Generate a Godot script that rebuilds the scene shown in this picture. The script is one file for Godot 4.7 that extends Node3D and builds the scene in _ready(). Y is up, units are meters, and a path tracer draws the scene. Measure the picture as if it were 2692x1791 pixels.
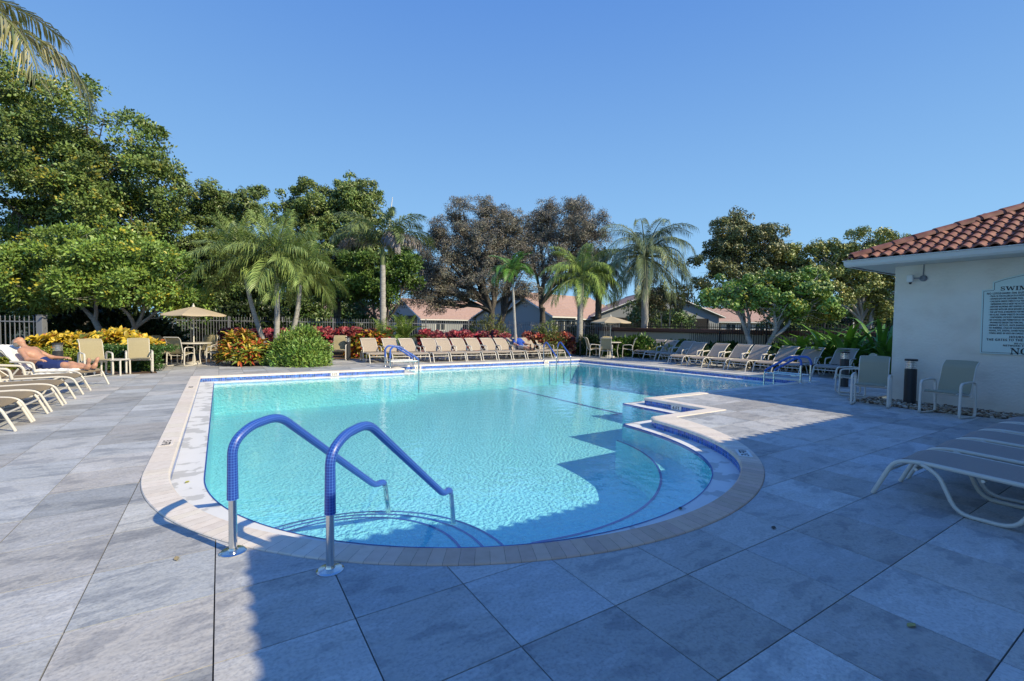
extends Node3D
# Pool terrace. The deck's tile grid is turned by R; g(i, j) gives a point of that grid (one tile = SZ metres).
const R := 0.565
const SZ := 0.61
var rng := RandomNumberGenerator.new()
var M := {}
var names := {}
const ORD := ["first", "second", "third", "fourth", "fifth", "sixth", "seventh", "eighth", "ninth", "tenth", "eleventh", "twelfth", "thirteenth"]


func g(i: float, j: float, y := 0.0) -> Vector3:
	return Vector3(-0.778 + SZ * (i * cos(R) + j * sin(R)), y, -2.302 + SZ * (-i * sin(R) + j * cos(R)))


func rf(a: float, b: float) -> float:
	return rng.randf_range(a, b)


class MB:
	var v := PackedVector3Array()
	var n := PackedVector3Array()
	var u := PackedVector2Array()
	var c := PackedColorArray()
	var ix := PackedInt32Array()
	var col := Color(1, 1, 1)
	var tf := Transform3D()
	var fine := false  # a second set of coordinates in plan metres, for close grain

	func vert(p: Vector3, nn: Vector3, uv := Vector2.ZERO) -> int:
		v.append(tf * p)
		n.append((tf.basis * nn).normalized())
		u.append(uv)
		c.append(col)
		return v.size() - 1

	func tri(a: int, b: int, d: int) -> void:  # counter-clockwise seen from outside
		ix.append(a)
		ix.append(d)
		ix.append(b)

	func quad(a: Vector3, b: Vector3, d: Vector3, e: Vector3, ua := Vector2(0, 0), ub := Vector2(1, 0), ud := Vector2(1, 1), ue := Vector2(0, 1)) -> void:
		var nn := (b - a).cross(e - a)
		if nn.length_squared() < 1e-14:
			nn = (d - b).cross(e - b)
		nn = nn.normalized()
		var k := vert(a, nn, ua)
		vert(b, nn, ub)
		vert(d, nn, ud)
		vert(e, nn, ue)
		tri(k, k + 1, k + 2)
		tri(k, k + 2, k + 3)

	func tri3(a: Vector3, b: Vector3, d: Vector3) -> void:
		var nn := (b - a).cross(d - a).normalized()
		var k := vert(a, nn, Vector2(a.x, a.z))
		vert(b, nn, Vector2(b.x, b.z))
		vert(d, nn, Vector2(d.x, d.z))
		tri(k, k + 1, k + 2)

	func box(ce: Vector3, s: Vector3, bev := 0.0, yaw := 0.0) -> void:
		var h := s / 2.0
		var bs := Basis(Vector3.UP, yaw)
		bev = minf(bev, minf(h.x, minf(h.y, h.z)) * 0.8)
		var q := h - Vector3.ONE * bev
		for a in 3:
			var b := (a + 1) % 3
			var d := (a + 2) % 3
			for s1 in [-1.0, 1.0]:
				var pts := []
				for w in [[-1, -1], [1, -1], [1, 1], [-1, 1]]:
					var p := Vector3.ZERO
					p[a] = h[a] * s1
					p[b] = q[b] * w[0] * s1
					p[d] = q[d] * w[1]
					pts.append(ce + bs * p)
				quad(pts[0], pts[1], pts[2], pts[3], Vector2(0, 0), Vector2(s[b], 0), Vector2(s[b], s[d]), Vector2(0, s[d]))
				if bev > 0.0:
					for s2 in [-1.0, 1.0]:  # edge along d between faces a and b
						var e := []
						for w in [[0, -1], [1, -1], [1, 1], [0, 1]]:
							var p := Vector3.ZERO
							p[a] = (h[a] if w[0] == 0 else q[a]) * s1
							p[b] = (q[b] if w[0] == 0 else h[b]) * s2
							p[d] = q[d] * w[1]
							e.append(ce + bs * p)
						if s1 * s2 > 0:
							quad(e[0], e[1], e[2], e[3])
						else:
							quad(e[1], e[0], e[3], e[2])
		if bev > 0.0:
			for x in [-1.0, 1.0]:
				for y in [-1.0, 1.0]:
					for z in [-1.0, 1.0]:
						var s3 := Vector3(x, y, z)
						var p1 := ce + bs * (s3 * Vector3(h.x, q.y, q.z))
						var p2 := ce + bs * (s3 * Vector3(q.x, h.y, q.z))
						var p3 := ce + bs * (s3 * Vector3(q.x, q.y, h.z))
						if x * y * z > 0:
							tri3(p1, p2, p3)
						else:
							tri3(p1, p3, p2)

	func tube(path: Array, rad: Variant, sides := 8, caps := true, vscale := 1.0, shape := Vector2.ONE) -> void:
		var cnt := path.size()
		var t0: Vector3 = (path[1] - path[0]).normalized()
		var side := t0.cross(Vector3.UP if absf(t0.y) < 0.9 else Vector3.RIGHT).normalized()
		var first := v.size()
		var run := 0.0
		for k in cnt:
			var t: Vector3 = (path[mini(k + 1, cnt - 1)] - path[maxi(k - 1, 0)]).normalized()
			side = (side - t * side.dot(t)).normalized()
			var up := t.cross(side)
			var r: float = rad[k] if rad is Array else rad
			if k > 0:
				run += (path[k] - path[k - 1]).length()
			for q in sides + 1:
				var a := TAU * q / sides
				var d := side * cos(a) * shape.x + up * sin(a) * shape.y
				vert(path[k] + d * r, side * cos(a) / shape.x + up * sin(a) / shape.y, Vector2(float(q) / sides, run * vscale))
		for k in cnt - 1:
			for q in sides:
				var a := first + k * (sides + 1) + q
				var b := a + sides + 1
				tri(a, b + 1, b)
				tri(a, a + 1, b + 1)
		if caps:
			for e in 2:
				var k := 0 if e == 0 else cnt - 1
				var t: Vector3 = (path[1] - path[0]).normalized() * -1.0 if e == 0 else (path[cnt - 1] - path[cnt - 2]).normalized()
				var mid := vert(path[k], t)
				var ring := []
				for q in sides:
					var w := tf.affine_inverse() * v[first + k * (sides + 1) + q]
					ring.append(vert(w, t))
				for q in sides:
					if e == 1:
						tri(mid, ring[q], ring[(q + 1) % sides])
					else:
						tri(mid, ring[(q + 1) % sides], ring[q])

	func lathe(prof: Array, sides := 20, ce := Vector3.ZERO) -> void:  # profile of Vector2(radius, height), upwards
		for k in prof.size() - 1:
			var a: Vector2 = prof[k]
			var b: Vector2 = prof[k + 1]
			var sl := Vector2(b.y - a.y, a.x - b.x).normalized()
			var f := v.size()
			for q in sides + 1:
				var d := Vector3(cos(TAU * q / sides), 0, sin(TAU * q / sides))
				var nn := d * sl.x + Vector3.UP * sl.y
				vert(ce + d * a.x + Vector3.UP * a.y, nn, Vector2(float(q) / sides, a.y))
				vert(ce + d * b.x + Vector3.UP * b.y, nn, Vector2(float(q) / sides, b.y))
			for q in sides:
				tri(f + q * 2, f + q * 2 + 1, f + q * 2 + 3)
				tri(f + q * 2, f + q * 2 + 3, f + q * 2 + 2)

	func grid(rows: Array, us := 1.0, vs := 1.0) -> void:  # smooth sheet
		var h := rows.size()
		var w: int = rows[0].size()
		var f := v.size()
		for y in h:
			for x in w:
				var dx: Vector3 = rows[y][mini(x + 1, w - 1)] - rows[y][maxi(x - 1, 0)]
				var dy: Vector3 = rows[mini(y + 1, h - 1)][x] - rows[maxi(y - 1, 0)][x]
				var nn := dx.cross(dy)
				vert(rows[y][x], nn if nn.length() > 1e-9 else Vector3.UP, Vector2(us * x / (w - 1), vs * y / (h - 1)))
		for y in h - 1:
			for x in w - 1:
				var a := f + y * w + x
				tri(a, a + 1, a + w + 1)
				tri(a, a + w + 1, a + w)

	func slab(poly: PackedVector2Array, top: float, bot: float, fr: Callable, uvf: Callable) -> void:  # polygon in plan, fr(Vector2, y) -> point
		var t := Geometry2D.triangulate_polygon(poly)
		var f := v.size()
		for p in poly:
			vert(fr.call(p, top), Vector3.UP, uvf.call(p))
		for k in range(0, t.size(), 3):
			var a := v[f + t[k]]
			var b := v[f + t[k + 1]]
			var d := v[f + t[k + 2]]
			if (b - a).cross(d - a).y > 0:
				tri(f + t[k], f + t[k + 1], f + t[k + 2])
			else:
				tri(f + t[k], f + t[k + 2], f + t[k + 1])
		if bot < top:
			var flip: bool = Geometry2D.is_polygon_clockwise(poly)
			for k in poly.size():
				var p: Vector2 = poly[k]
				var q: Vector2 = poly[(k + 1) % poly.size()]
				if flip:
					quad(fr.call(p, bot), fr.call(p, top), fr.call(q, top), fr.call(q, bot))
				else:
					quad(fr.call(q, bot), fr.call(q, top), fr.call(p, top), fr.call(p, bot))

	func mesh(m: Material = null) -> ArrayMesh:
		var a := []
		a.resize(Mesh.ARRAY_MAX)
		a[Mesh.ARRAY_VERTEX] = v
		a[Mesh.ARRAY_NORMAL] = n
		a[Mesh.ARRAY_TEX_UV] = u
		a[Mesh.ARRAY_COLOR] = c
		a[Mesh.ARRAY_INDEX] = ix
		if fine:
			var u2 := PackedVector2Array()
			for p in v:
				u2.append(Vector2(p.x + p.y * 0.7, p.z + p.y * 0.7) * 0.8)
			a[Mesh.ARRAY_TEX_UV2] = u2
		var me := ArrayMesh.new()
		me.add_surface_from_arrays(Mesh.PRIMITIVE_TRIANGLES, a)
		if m:
			me.surface_set_material(0, m)
		return me


func fil(pts: Array, r: float, k := 4) -> Array:  # a polyline with rounded corners
	var out := [pts[0]]
	for q in range(1, pts.size() - 1):
		var a: Vector3 = pts[q - 1]
		var b: Vector3 = pts[q]
		var d: Vector3 = pts[q + 1]
		var rr := minf(r, minf((a - b).length(), (d - b).length()) * 0.48)
		var s: Vector3 = b + (a - b).normalized() * rr
		var e: Vector3 = b + (d - b).normalized() * rr
		for w in k + 1:
			var t := float(w) / k
			out.append(s.lerp(b, t).lerp(b.lerp(e, t), t))
	out.append(pts[-1])
	return out


func numbered(n: String) -> String:
	if not names.has(n):
		names[n] = 0
		return n
	names[n] += 1
	return "%s_%03d" % [n, names[n]]


func tag(o: Node3D, label: String, category := "", group := "", kind := "") -> Node3D:
	if label:
		o.set_meta("label", label)
	if category:
		o.set_meta("category", category)
	if group:
		o.set_meta("group", group)
	if kind:
		o.set_meta("kind", kind)
	return o


func thing(called: String, label: String, category: String, at := Vector3.ZERO, yaw := 0.0, group := "") -> Node3D:
	var o := Node3D.new()
	o.name = numbered(called)
	add_child(o)
	o.position = at
	o.rotation.y = yaw
	return tag(o, label, category, group)


func part(called: String, me: Mesh, parent: Node3D, m: Material = null, kind := "", label := "") -> MeshInstance3D:
	var o := MeshInstance3D.new()
	o.name = numbered(called) if parent == self else called
	o.mesh = me
	if m:
		o.material_override = m
	if parent != self:
		var k := 0
		while parent.has_node(NodePath(o.name)):
			k += 1
			o.name = "%s_%03d" % [called, k]
	parent.add_child(o, true)
	tag(o, label, "", "", kind)
	return o


func bits(called: String, items: Array, parent: Node3D, m: Material, kind := "") -> void:  # many alike parts, numbered without searching
	for k in items.size():
		var o := MeshInstance3D.new()
		o.name = called if k == 0 else "%s_%03d" % [called, k]
		o.mesh = items[k][0]
		o.transform = items[k][1]
		o.material_override = m
		parent.add_child(o)
		if kind:
			o.set_meta("kind", kind)


func dup(src: Node3D, at: Vector3, yaw: float, label: String, group := "") -> Node3D:
	var r: Node3D = src.duplicate()
	r.name = numbered(String(src.name).rstrip("0123456789").rstrip("_"))
	add_child(r)
	r.position = at
	r.rotation = Vector3(0, yaw, 0)
	r.set_meta("label", label)
	if group:
		r.set_meta("group", group)
	return r


func mat(r: float, gg: float, b: float, rough := 0.7, metal := 0.0) -> StandardMaterial3D:  # a real-world base colour (linear)
	var m := StandardMaterial3D.new()
	m.albedo_color = Color(r, gg, b).linear_to_srgb()
	m.roughness = rough
	m.metallic = metal
	return m


func noise(freq: float, oct := 4, type := FastNoiseLite.TYPE_SIMPLEX_SMOOTH, sd := 1, warp := 0.0) -> FastNoiseLite:
	var n := FastNoiseLite.new()
	n.noise_type = type
	n.seed = sd
	n.frequency = freq
	n.fractal_octaves = oct
	if oct > 6:
		n.fractal_gain = 0.62
		n.fractal_lacunarity = 2.15
	if warp > 0.0:
		n.domain_warp_enabled = true
		n.domain_warp_amplitude = warp
		n.domain_warp_frequency = freq * 0.8
		n.domain_warp_fractal_octaves = 3
	return n


func ntex(n: FastNoiseLite, size := 512, ramp: Array = [], normal := 0.0) -> NoiseTexture2D:  # ramp: [[offset, r, g, b], ...] in linear values
	var t := NoiseTexture2D.new()
	t.width = size
	t.height = size
	t.seamless = true
	t.seamless_blend_skirt = 0.2
	t.noise = n
	if normal > 0.0:
		t.as_normal_map = true
		t.bump_strength = normal
	if ramp:
		var gr := Gradient.new()
		var of := PackedFloat32Array()
		var co := PackedColorArray()
		for e in ramp:
			of.append(e[0])
			co.append(Color(e[1], e[2], e[3]).linear_to_srgb())
		gr.offsets = of
		gr.colors = co
		t.color_ramp = gr
	return t


func tri_uv(m: StandardMaterial3D, s: float) -> StandardMaterial3D:
	m.uv1_triplanar = true
	m.uv1_world_triplanar = true
	m.uv1_scale = Vector3.ONE * s
	return m


func bump(m: StandardMaterial3D, n: FastNoiseLite, strength: float, nscale := 1.0, size := 512) -> StandardMaterial3D:
	m.normal_enabled = true
	m.normal_texture = ntex(n, size, [], strength)
	m.normal_scale = nscale
	return m


func leafmat(rough := 0.5, back := 0.5) -> StandardMaterial3D:
	var m := mat(1, 1, 1, rough)
	m.vertex_color_use_as_albedo = true
	m.cull_mode = BaseMaterial3D.CULL_DISABLED
	m.backlight_enabled = true
	m.backlight = Color(back, back, back * 0.6)
	return m


func label_run(k: int) -> String:
	return ORD[k] if k < ORD.size() else str(k)


func _ready() -> void:
	rng.seed = 20240
	# ---- camera, sky, sun, exposure
	var cam := Camera3D.new()
	cam.name = "camera"
	cam.position = Vector3(0, 1.51, 0)
	cam.rotation = Vector3(-0.0346, 0, 0.014)
	cam.fov = 72.9
	cam.near = 0.05
	cam.far = 2000.0
	add_child(cam)
	var sky := ProceduralSkyMaterial.new()
	sky.sky_top_color = Color(0.032, 0.117, 0.40).linear_to_srgb()
	sky.sky_horizon_color = Color(0.235, 0.435, 0.61).linear_to_srgb()
	sky.sky_curve = 0.32
	sky.ground_bottom_color = Color(0.10, 0.12, 0.12).linear_to_srgb()
	sky.ground_horizon_color = Color(0.25, 0.36, 0.48).linear_to_srgb()
	var env := Environment.new()
	env.background_mode = Environment.BG_SKY
	env.sky = Sky.new()
	env.sky.sky_material = sky
	env.tonemap_mode = Environment.TONE_MAPPER_LINEAR
	env.tonemap_exposure = 1.66
	env.sdfgi_enabled = true
	env.ssao_enabled = true
	env.ssil_enabled = true
	var we := WorldEnvironment.new()
	we.name = "environment"
	we.environment = env
	add_child(we)
	var sun := DirectionalLight3D.new()
	sun.name = "sun"
	sun.light_color = Color(1.0, 0.94, 0.80)
	sun.light_energy = 1.02
	sun.light_angular_distance = 0.5
	sun.shadow_enabled = true
	sun.sky_mode = DirectionalLight3D.SKY_MODE_LIGHT_ONLY
	add_child(sun)
	var low := g(-1.11, -1.97) - g(0, 0)  # where the top of a one-metre post throws its shadow
	sun.look_at_from_position(Vector3.ZERO, low + Vector3(0, -1, 0), Vector3.UP)

	materials()
	setting()
	pool()
	clubhouse()
	fences()
	houses()
	trees()
	palms()
	planting()
	furniture()
	people()
	litter()


func materials() -> void:
	var m: StandardMaterial3D
	M.frame = mat(0.66, 0.62, 0.55, 0.35)
	M.sling = bump(mat(1, 1, 1, 0.75), noise(0.2, 2), 4.0, 0.4, 128)
	M.sling.vertex_color_use_as_albedo = true
	var im := Image.create(64, 64, false, Image.FORMAT_RGBA8)
	for y in 64:
		for x in 64:
			var w: float = 0.84 + 0.12 * float((x / 2 + y / 2) % 2) + rf(-0.10, 0.10) + 0.10 * sin(y * 37.7) * sin(y * 5.1)
			im.set_pixel(x, y, Color(w, w, w).clamp())
	M.sling.albedo_texture = ImageTexture.create_from_image(im)
	M.sling.uv1_scale = Vector3(9, 9, 9)
	M.steel = mat(0.75, 0.75, 0.73, 0.18, 1.0)
	M.white = mat(0.78, 0.77, 0.74, 0.5)
	M.dark = mat(0.03, 0.032, 0.036, 0.45)
	M.glass = mat(1, 1, 1, 0.05)
	M.glass.transparency = BaseMaterial3D.TRANSPARENCY_ALPHA
	M.glass.albedo_color.a = 0.12
	M.navy = mat(0.022, 0.08, 0.38, 0.35)
	m = mat(1, 1, 1, 0.35)
	im = Image.create(32, 32, false, Image.FORMAT_RGBA8)
	for y in 32:
		for x in 32:
			var edge: bool = x % 16 < 3 or y % 16 < 3
			im.set_pixel(x, y, Color(0.32, 0.50, 0.80) if edge else Color(0.09, 0.25, 0.62))
	m.albedo_texture = ImageTexture.create_from_image(im)
	m.clearcoat_enabled = true
	m.clearcoat = 0.5
	M.sleeve = m
	# porcelain deck tiles: pale grey stone with drawn-out cloudy veins
	m = mat(1, 1, 1, 0.62)
	m.albedo_texture = ntex(noise(0.004, 7, FastNoiseLite.TYPE_SIMPLEX_SMOOTH, 7, 70.0), 1024, [[0.0, 0.36, 0.365, 0.38], [0.3, 0.44, 0.445, 0.455], [0.40, 0.57, 0.565, 0.55], [0.48, 0.60, 0.595, 0.58], [0.50, 0.46, 0.465, 0.475], [0.525, 0.62, 0.62, 0.615], [0.60, 0.52, 0.525, 0.53], [0.635, 0.66, 0.66, 0.655], [0.8, 0.58, 0.585, 0.59], [1.0, 0.70, 0.70, 0.70]])
	m.vertex_color_use_as_albedo = true
	m.detail_enabled = true
	m.detail_blend_mode = BaseMaterial3D.BLEND_MODE_MUL
	m.detail_uv_layer = BaseMaterial3D.DETAIL_UV_2
	m.detail_albedo = ntex(noise(0.09, 5, FastNoiseLite.TYPE_SIMPLEX_SMOOTH, 3), 512, [[0.0, 0.66, 0.66, 0.67], [0.34, 0.90, 0.90, 0.905], [0.5, 0.955, 0.955, 0.955], [0.68, 1, 1, 1], [1.0, 1, 1, 1]])
	bump(m, noise(0.05, 4, FastNoiseLite.TYPE_SIMPLEX_SMOOTH, 5), 3.0, 0.35)
	M.tile = m
	M.joint = mat(0.075, 0.072, 0.07, 0.95)
	m = tri_uv(mat(1, 1, 1, 0.75), 0.9)
	m.albedo_texture = ntex(noise(0.02, 5), 512, [[0.0, 0.74, 0.65, 0.56], [0.5, 0.80, 0.72, 0.63], [1.0, 0.84, 0.77, 0.69]])
	m.vertex_color_use_as_albedo = true
	M.coping = m
	m = tri_uv(mat(1, 1, 1, 0.7), 0.55)  # ledge plaster with wet patches
	m.albedo_texture = ntex(noise(0.008, 4, FastNoiseLite.TYPE_SIMPLEX_SMOOTH, 21, 30.0), 512, [[0.0, 0.52, 0.52, 0.50], [0.36, 0.56, 0.56, 0.54], [0.40, 0.76, 0.76, 0.74], [1.0, 0.80, 0.80, 0.78]])
	M.ledge = m
	m = tri_uv(mat(0.245, 0.80, 0.90, 0.8), 0.8)  # pale turquoise pool finish
	m.albedo_texture = ntex(noise(0.02, 4, FastNoiseLite.TYPE_SIMPLEX_SMOOTH, 4), 512, [[0.0, 0.86, 0.90, 0.90], [1.0, 1, 1, 1]])
	bump(m, noise(0.03, 3, FastNoiseLite.TYPE_SIMPLEX_SMOOTH, 9, 14.0), 14.0, 1.0)
	M.plaster = m
	m = mat(1, 1, 1, 0.2)
	m.vertex_color_use_as_albedo = true
	M.mosaic = m
	m = tri_uv(mat(1, 1, 1, 0.03), 0.35)
	m.transparency = BaseMaterial3D.TRANSPARENCY_ALPHA
	m.albedo_color.a = 0.02
	bump(m, noise(0.022, 3, FastNoiseLite.TYPE_SIMPLEX_SMOOTH, 14, 8.0), 5.0, 0.10)
	M.water = m
	m = tri_uv(mat(1, 1, 1, 0.9), 0.22)
	m.albedo_texture = ntex(noise(0.02, 5), 512, [[0.0, 0.03, 0.035, 0.015], [0.5, 0.05, 0.065, 0.022], [1.0, 0.09, 0.085, 0.04]])
	M.ground = m
	m = tri_uv(mat(1, 1, 1, 0.95), 0.8)
	m.albedo_texture = ntex(noise(0.06, 5), 512, [[0.0, 0.05, 0.03, 0.02], [0.5, 0.14, 0.085, 0.05], [1.0, 0.34, 0.24, 0.14]])
	bump(m, noise(0.07, 4), 8.0)
	M.mulch = m
	m = tri_uv(mat(1, 1, 1, 0.9), 0.35)
	m.albedo_texture = ntex(noise(0.01, 4), 512, [[0.0, 0.70, 0.62, 0.52], [0.45, 0.80, 0.73, 0.63], [1.0, 0.84, 0.78, 0.69]])
	bump(m, noise(0.09, 4, FastNoiseLite.TYPE_SIMPLEX_SMOOTH, 31), 4.0, 0.28)
	M.stucco = m
	M.soffit = mat(0.62, 0.60, 0.55, 0.6)
	m = tri_uv(mat(1, 1, 1, 0.65), 0.8)
	m.albedo_texture = ntex(noise(0.02, 4, FastNoiseLite.TYPE_SIMPLEX_SMOOTH, 8), 256, [[0.0, 0.12, 0.042, 0.03], [0.5, 0.24, 0.09, 0.06], [1.0, 0.38, 0.19, 0.135]])
	m.vertex_color_use_as_albedo = true
	M.clay = m
	M.leaf = leafmat(0.42, 0.28)
	M.frond = leafmat(0.4, 0.3)
	m = tri_uv(mat(1, 1, 1, 0.9), 0.7)
	m.albedo_texture = ntex(noise(0.04, 5), 256, [[0.0, 0.05, 0.042, 0.035], [0.5, 0.12, 0.105, 0.09], [1.0, 0.24, 0.22, 0.19]])
	M.bark = m
	m = tri_uv(mat(1, 1, 1, 0.85), 0.7)
	m.uv1_scale = Vector3(0.5, 3.0, 0.5)
	m.albedo_texture = ntex(noise(0.03, 4), 256, [[0.0, 0.20, 0.185, 0.17], [0.5, 0.40, 0.38, 0.355], [1.0, 0.56, 0.54, 0.51]])
	M.palmbark = m
	M.fence = mat(0.022, 0.022, 0.024, 0.5)
	M.greyfence = mat(0.20, 0.21, 0.24, 0.5)
	m = tri_uv(mat(1, 1, 1, 0.85), 0.4)
	m.albedo_texture = ntex(noise(0.03, 4, FastNoiseLite.TYPE_SIMPLEX_SMOOTH, 18), 256, [[0.0, 0.40, 0.25, 0.20], [1.0, 0.56, 0.40, 0.33]])
	M.houseroof = m
	M.housewall = mat(0.66, 0.64, 0.60, 0.9)
	M.housegrey = mat(0.33, 0.35, 0.37, 0.9)
	M.black = mat(0.01, 0.01, 0.012, 0.7)
	M.canvas = mat(0.50, 0.41, 0.29, 0.85)
	M.canvas.backlight_enabled = true
	M.canvas.backlight = Color(0.25, 0.2, 0.14)
	M.skin = mat(0.50, 0.27, 0.18, 0.5)
	M.skin.subsurf_scatter_enabled = true
	M.skin.subsurf_scatter_strength = 0.1
	M.towel = mat(0.80, 0.80, 0.80, 0.95)
	M.signface = mat(0.62, 0.74, 0.70, 0.5)
	M.ink = mat(0.02, 0.02, 0.022, 0.6)
	M.pebble = mat(1, 1, 1, 0.6)
	M.pebble.vertex_color_use_as_albedo = true


func to_plan(p: Vector2, y: float) -> Vector3:
	return g(p.x, p.y, y)


func plan_uv(p: Vector2) -> Vector2:
	return p


const C := Vector2(3.944, -5.55)


func squeeze(th: float) -> float:  # the bay flattens a little towards its right-hand end
	return lerpf(0.875, 1.0, smoothstep(2.0, 58.0, th))


func ring(kind: int) -> PackedVector2Array:  # 0 pool side of the coping, 1 its outer side, 2 lip of the ledge
	var corners: Array = [
		[Vector2(-1.68, -20.3), Vector2(7.5, -20.3), Vector2(7.5, -21.95), Vector2(21.35, -21.95), Vector2(22.62, -7.03), Vector2(11.42, -7.03), Vector2(11.5, -4.68), Vector2(9.0, -4.63)],
		[Vector2(-2.04, -20.67), Vector2(7.13, -20.67), Vector2(7.13, -22.32), Vector2(21.72, -22.32), Vector2(23.0, -6.66), Vector2(11.79, -6.66), Vector2(11.87, -4.28), Vector2(9.6, -4.28)],
		[Vector2(-1.17, -19.8), Vector2(8.0, -19.8), Vector2(8.0, -21.45), Vector2(20.8, -21.45), Vector2(22.05, -7.55), Vector2(10.9, -7.55), Vector2(10.95, -5.2), Vector2(8.42, -5.12)]][kind]
	var out := PackedVector2Array(corners)
	for k in 106:
		var th := lerpf([14.0, 14.5, 8.0][kind], 180.0, k / 105.0)
		var q := squeeze(th)
		var r: float = [5.6 * q, 5.95 * (1.0 + (q - 1.0) * 0.25), 5.12 * q][kind]
		out.append(C + Vector2(cos(deg_to_rad(th)), sin(deg_to_rad(th))) * r)
	return out


func setting() -> void:
	# ground: one sheet round the terrace out to the horizon
	var b := MB.new()
	var e := 400.0
	for q in [[-e, -e, -3.0, e], [24.0, -e, e, e], [-3.0, -e, 24.0, -23.0], [-3.0, 2.0, 24.0, e]]:
		b.slab(PackedVector2Array([Vector2(q[0], q[1]), Vector2(q[2], q[1]), Vector2(q[2], q[3]), Vector2(q[0], q[3])]), -0.04, -0.04, to_plan, plan_uv)
	tag(part("ground", b.mesh(), self, M.ground), "grassy ground round the pool terrace and under the houses", "", "", "structure")
	# deck of square tiles, cut along the pool, the beds and the walls
	var deck := Node3D.new()
	deck.name = "deck"
	add_child(deck)
	tag(deck, "grey stone-look tile terrace round the pool", "", "", "structure")
	var edge := PackedVector2Array([Vector2(-15, 7), Vector2(-15, -22.7), Vector2(-3.4, -22.8), Vector2(-4.2, -28.8), Vector2(-0.4, -28.8), Vector2(-0.35, -25.0), Vector2(4.4, -24.9), Vector2(4.5, -28.2), Vector2(21, -27.2), Vector2(27.4, -25.8), Vector2(27.9, -8), Vector2(27.9, -3.2), Vector2(18.6, -3.2), Vector2(17.5, -3.4), Vector2(17.25, -1.0), Vector2(17.75, 0.35), Vector2(19.05, 0.9), Vector2(19.05, 7)])
	var water_hole := ring(1)
	var pieces := []
	var bed := MB.new()
	for i in range(-15, 28):
		for j in range(-29, 7):
			var off := 0.0
			var sq := PackedVector2Array([Vector2(i, j), Vector2(i + 1, j), Vector2(i + 1, j + 1), Vector2(i, j + 1)])
			for a in Geometry2D.intersect_polygons(sq, edge):
				for w in Geometry2D.clip_polygons(a, water_hole):
					if Geometry2D.is_polygon_clockwise(w) or w.size() < 3:
						continue
					bed.slab(w, -0.022, -0.022, to_plan, plan_uv)
					var gap: float = 0.0055
					for t in Geometry2D.offset_polygon(w, -gap):
						if t.size() > 2:
							pieces.append([g(i + 0.5, j + 0.5).distance_to(Vector3(0, 0, -1.2)) + (0.0 if g(i, j).z < 0 else 30.0), t, i * 57 + j])
	part("joint_bed", bed.mesh(), deck, M.joint)
	pieces.sort_custom(func(a, b2): return a[0] < b2[0])
	var rest := MB.new()
	var shown := []
	for k in pieces.size():
		rng.seed = 9000 + pieces[k][2]
		var o := Vector2(rf(0, 1), rf(0, 1))
		var sx: float = 0.2 * (1 if rf(0, 1) < 0.5 else -1)
		var sy: float = 0.40 * (1 if rf(0, 1) < 0.5 else -1)
		var uvf := func(p: Vector2) -> Vector2: return Vector2(o.x + p.x * sx, o.y + p.y * sy)
		var one: MB = MB.new() if k < 300 else rest
		one.fine = true
		var w := rf(0.64, 1.0)
		var t := rf(-0.045, 0.04)
		one.col = Color(w * (1.0 + t), w, w * (1.0 - t))
		one.slab(pieces[k][1], rf(-0.0006, 0.0006), -0.024, to_plan, uvf)
		if k < 300:
			shown.append([one.mesh(), Transform3D()])
	bits("tile", shown, deck, M.tile)
	part("far_tiles", rest.mesh(), deck, M.tile, "stuff")
	rng.seed = 5
	# mulch under the planting, pebbles along the wall
	b = MB.new()
	for q in [[Vector2(-15, -36), Vector2(-3.4, -36), Vector2(-3.3, -22.6), Vector2(-15, -22.6)], [Vector2(-4.4, -36), Vector2(4.6, -36), Vector2(4.6, -24.7), Vector2(-0.5, -24.7), Vector2(-0.5, -28.7), Vector2(-4.3, -28.7)], [Vector2(4.4, -36), Vector2(27.6, -36), Vector2(27.6, -25.6), Vector2(21, -27.0), Vector2(4.4, -28)], [Vector2(27.3, -36), Vector2(33, -36), Vector2(33, -2), Vector2(28.1, -2)]]:
		b.slab(PackedVector2Array(q), -0.012, -0.012, to_plan, plan_uv)
	tag(part("planting_bed", b.mesh(), self, M.mulch), "brown mulch of the planting beds round the terrace", "", "", "structure")
	var strip := PackedVector2Array([Vector2(18.6, -3.2), Vector2(17.5, -3.4), Vector2(17.25, -1.0), Vector2(17.75, 0.35), Vector2(19.05, 0.9), Vector2(19.05, -3.2)])
	b = MB.new()
	b.slab(strip, -0.012, -0.012, to_plan, plan_uv)
	var bedn := part("pebble_bed", b.mesh(), self, M.mulch)
	tag(bedn, "river pebble strip between the terrace and the clubhouse wall", "", "", "structure")
	var peb := MB.new()
	for k in 1500:
		var p := Vector2(rf(17.2, 19.05), rf(-3.4, 0.95))
		if not Geometry2D.is_point_in_polygon(p, strip):
			continue
		var r := rf(0.014, 0.034)
		var w := rf(0.5, 1.1)
		peb.col = [Color(0.42, 0.30, 0.20), Color(0.52, 0.44, 0.34), Color(0.30, 0.19, 0.12), Color(0.60, 0.54, 0.46)][rng.randi() % 4] * w
		peb.tf = Transform3D(Basis.from_euler(Vector3(rf(-0.3, 0.3), rf(0, TAU), rf(-0.3, 0.3))), g(p.x, p.y, rf(0.0, 0.035)))
		peb.lathe([Vector2(0, -r * 0.6), Vector2(r * 0.9, -r * 0.35), Vector2(r * 1.1, 0), Vector2(r * 0.8, r * 0.42), Vector2(0, r * 0.6)], 7)
	part("pebbles", peb.mesh(), bedn, M.pebble, "stuff")


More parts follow.
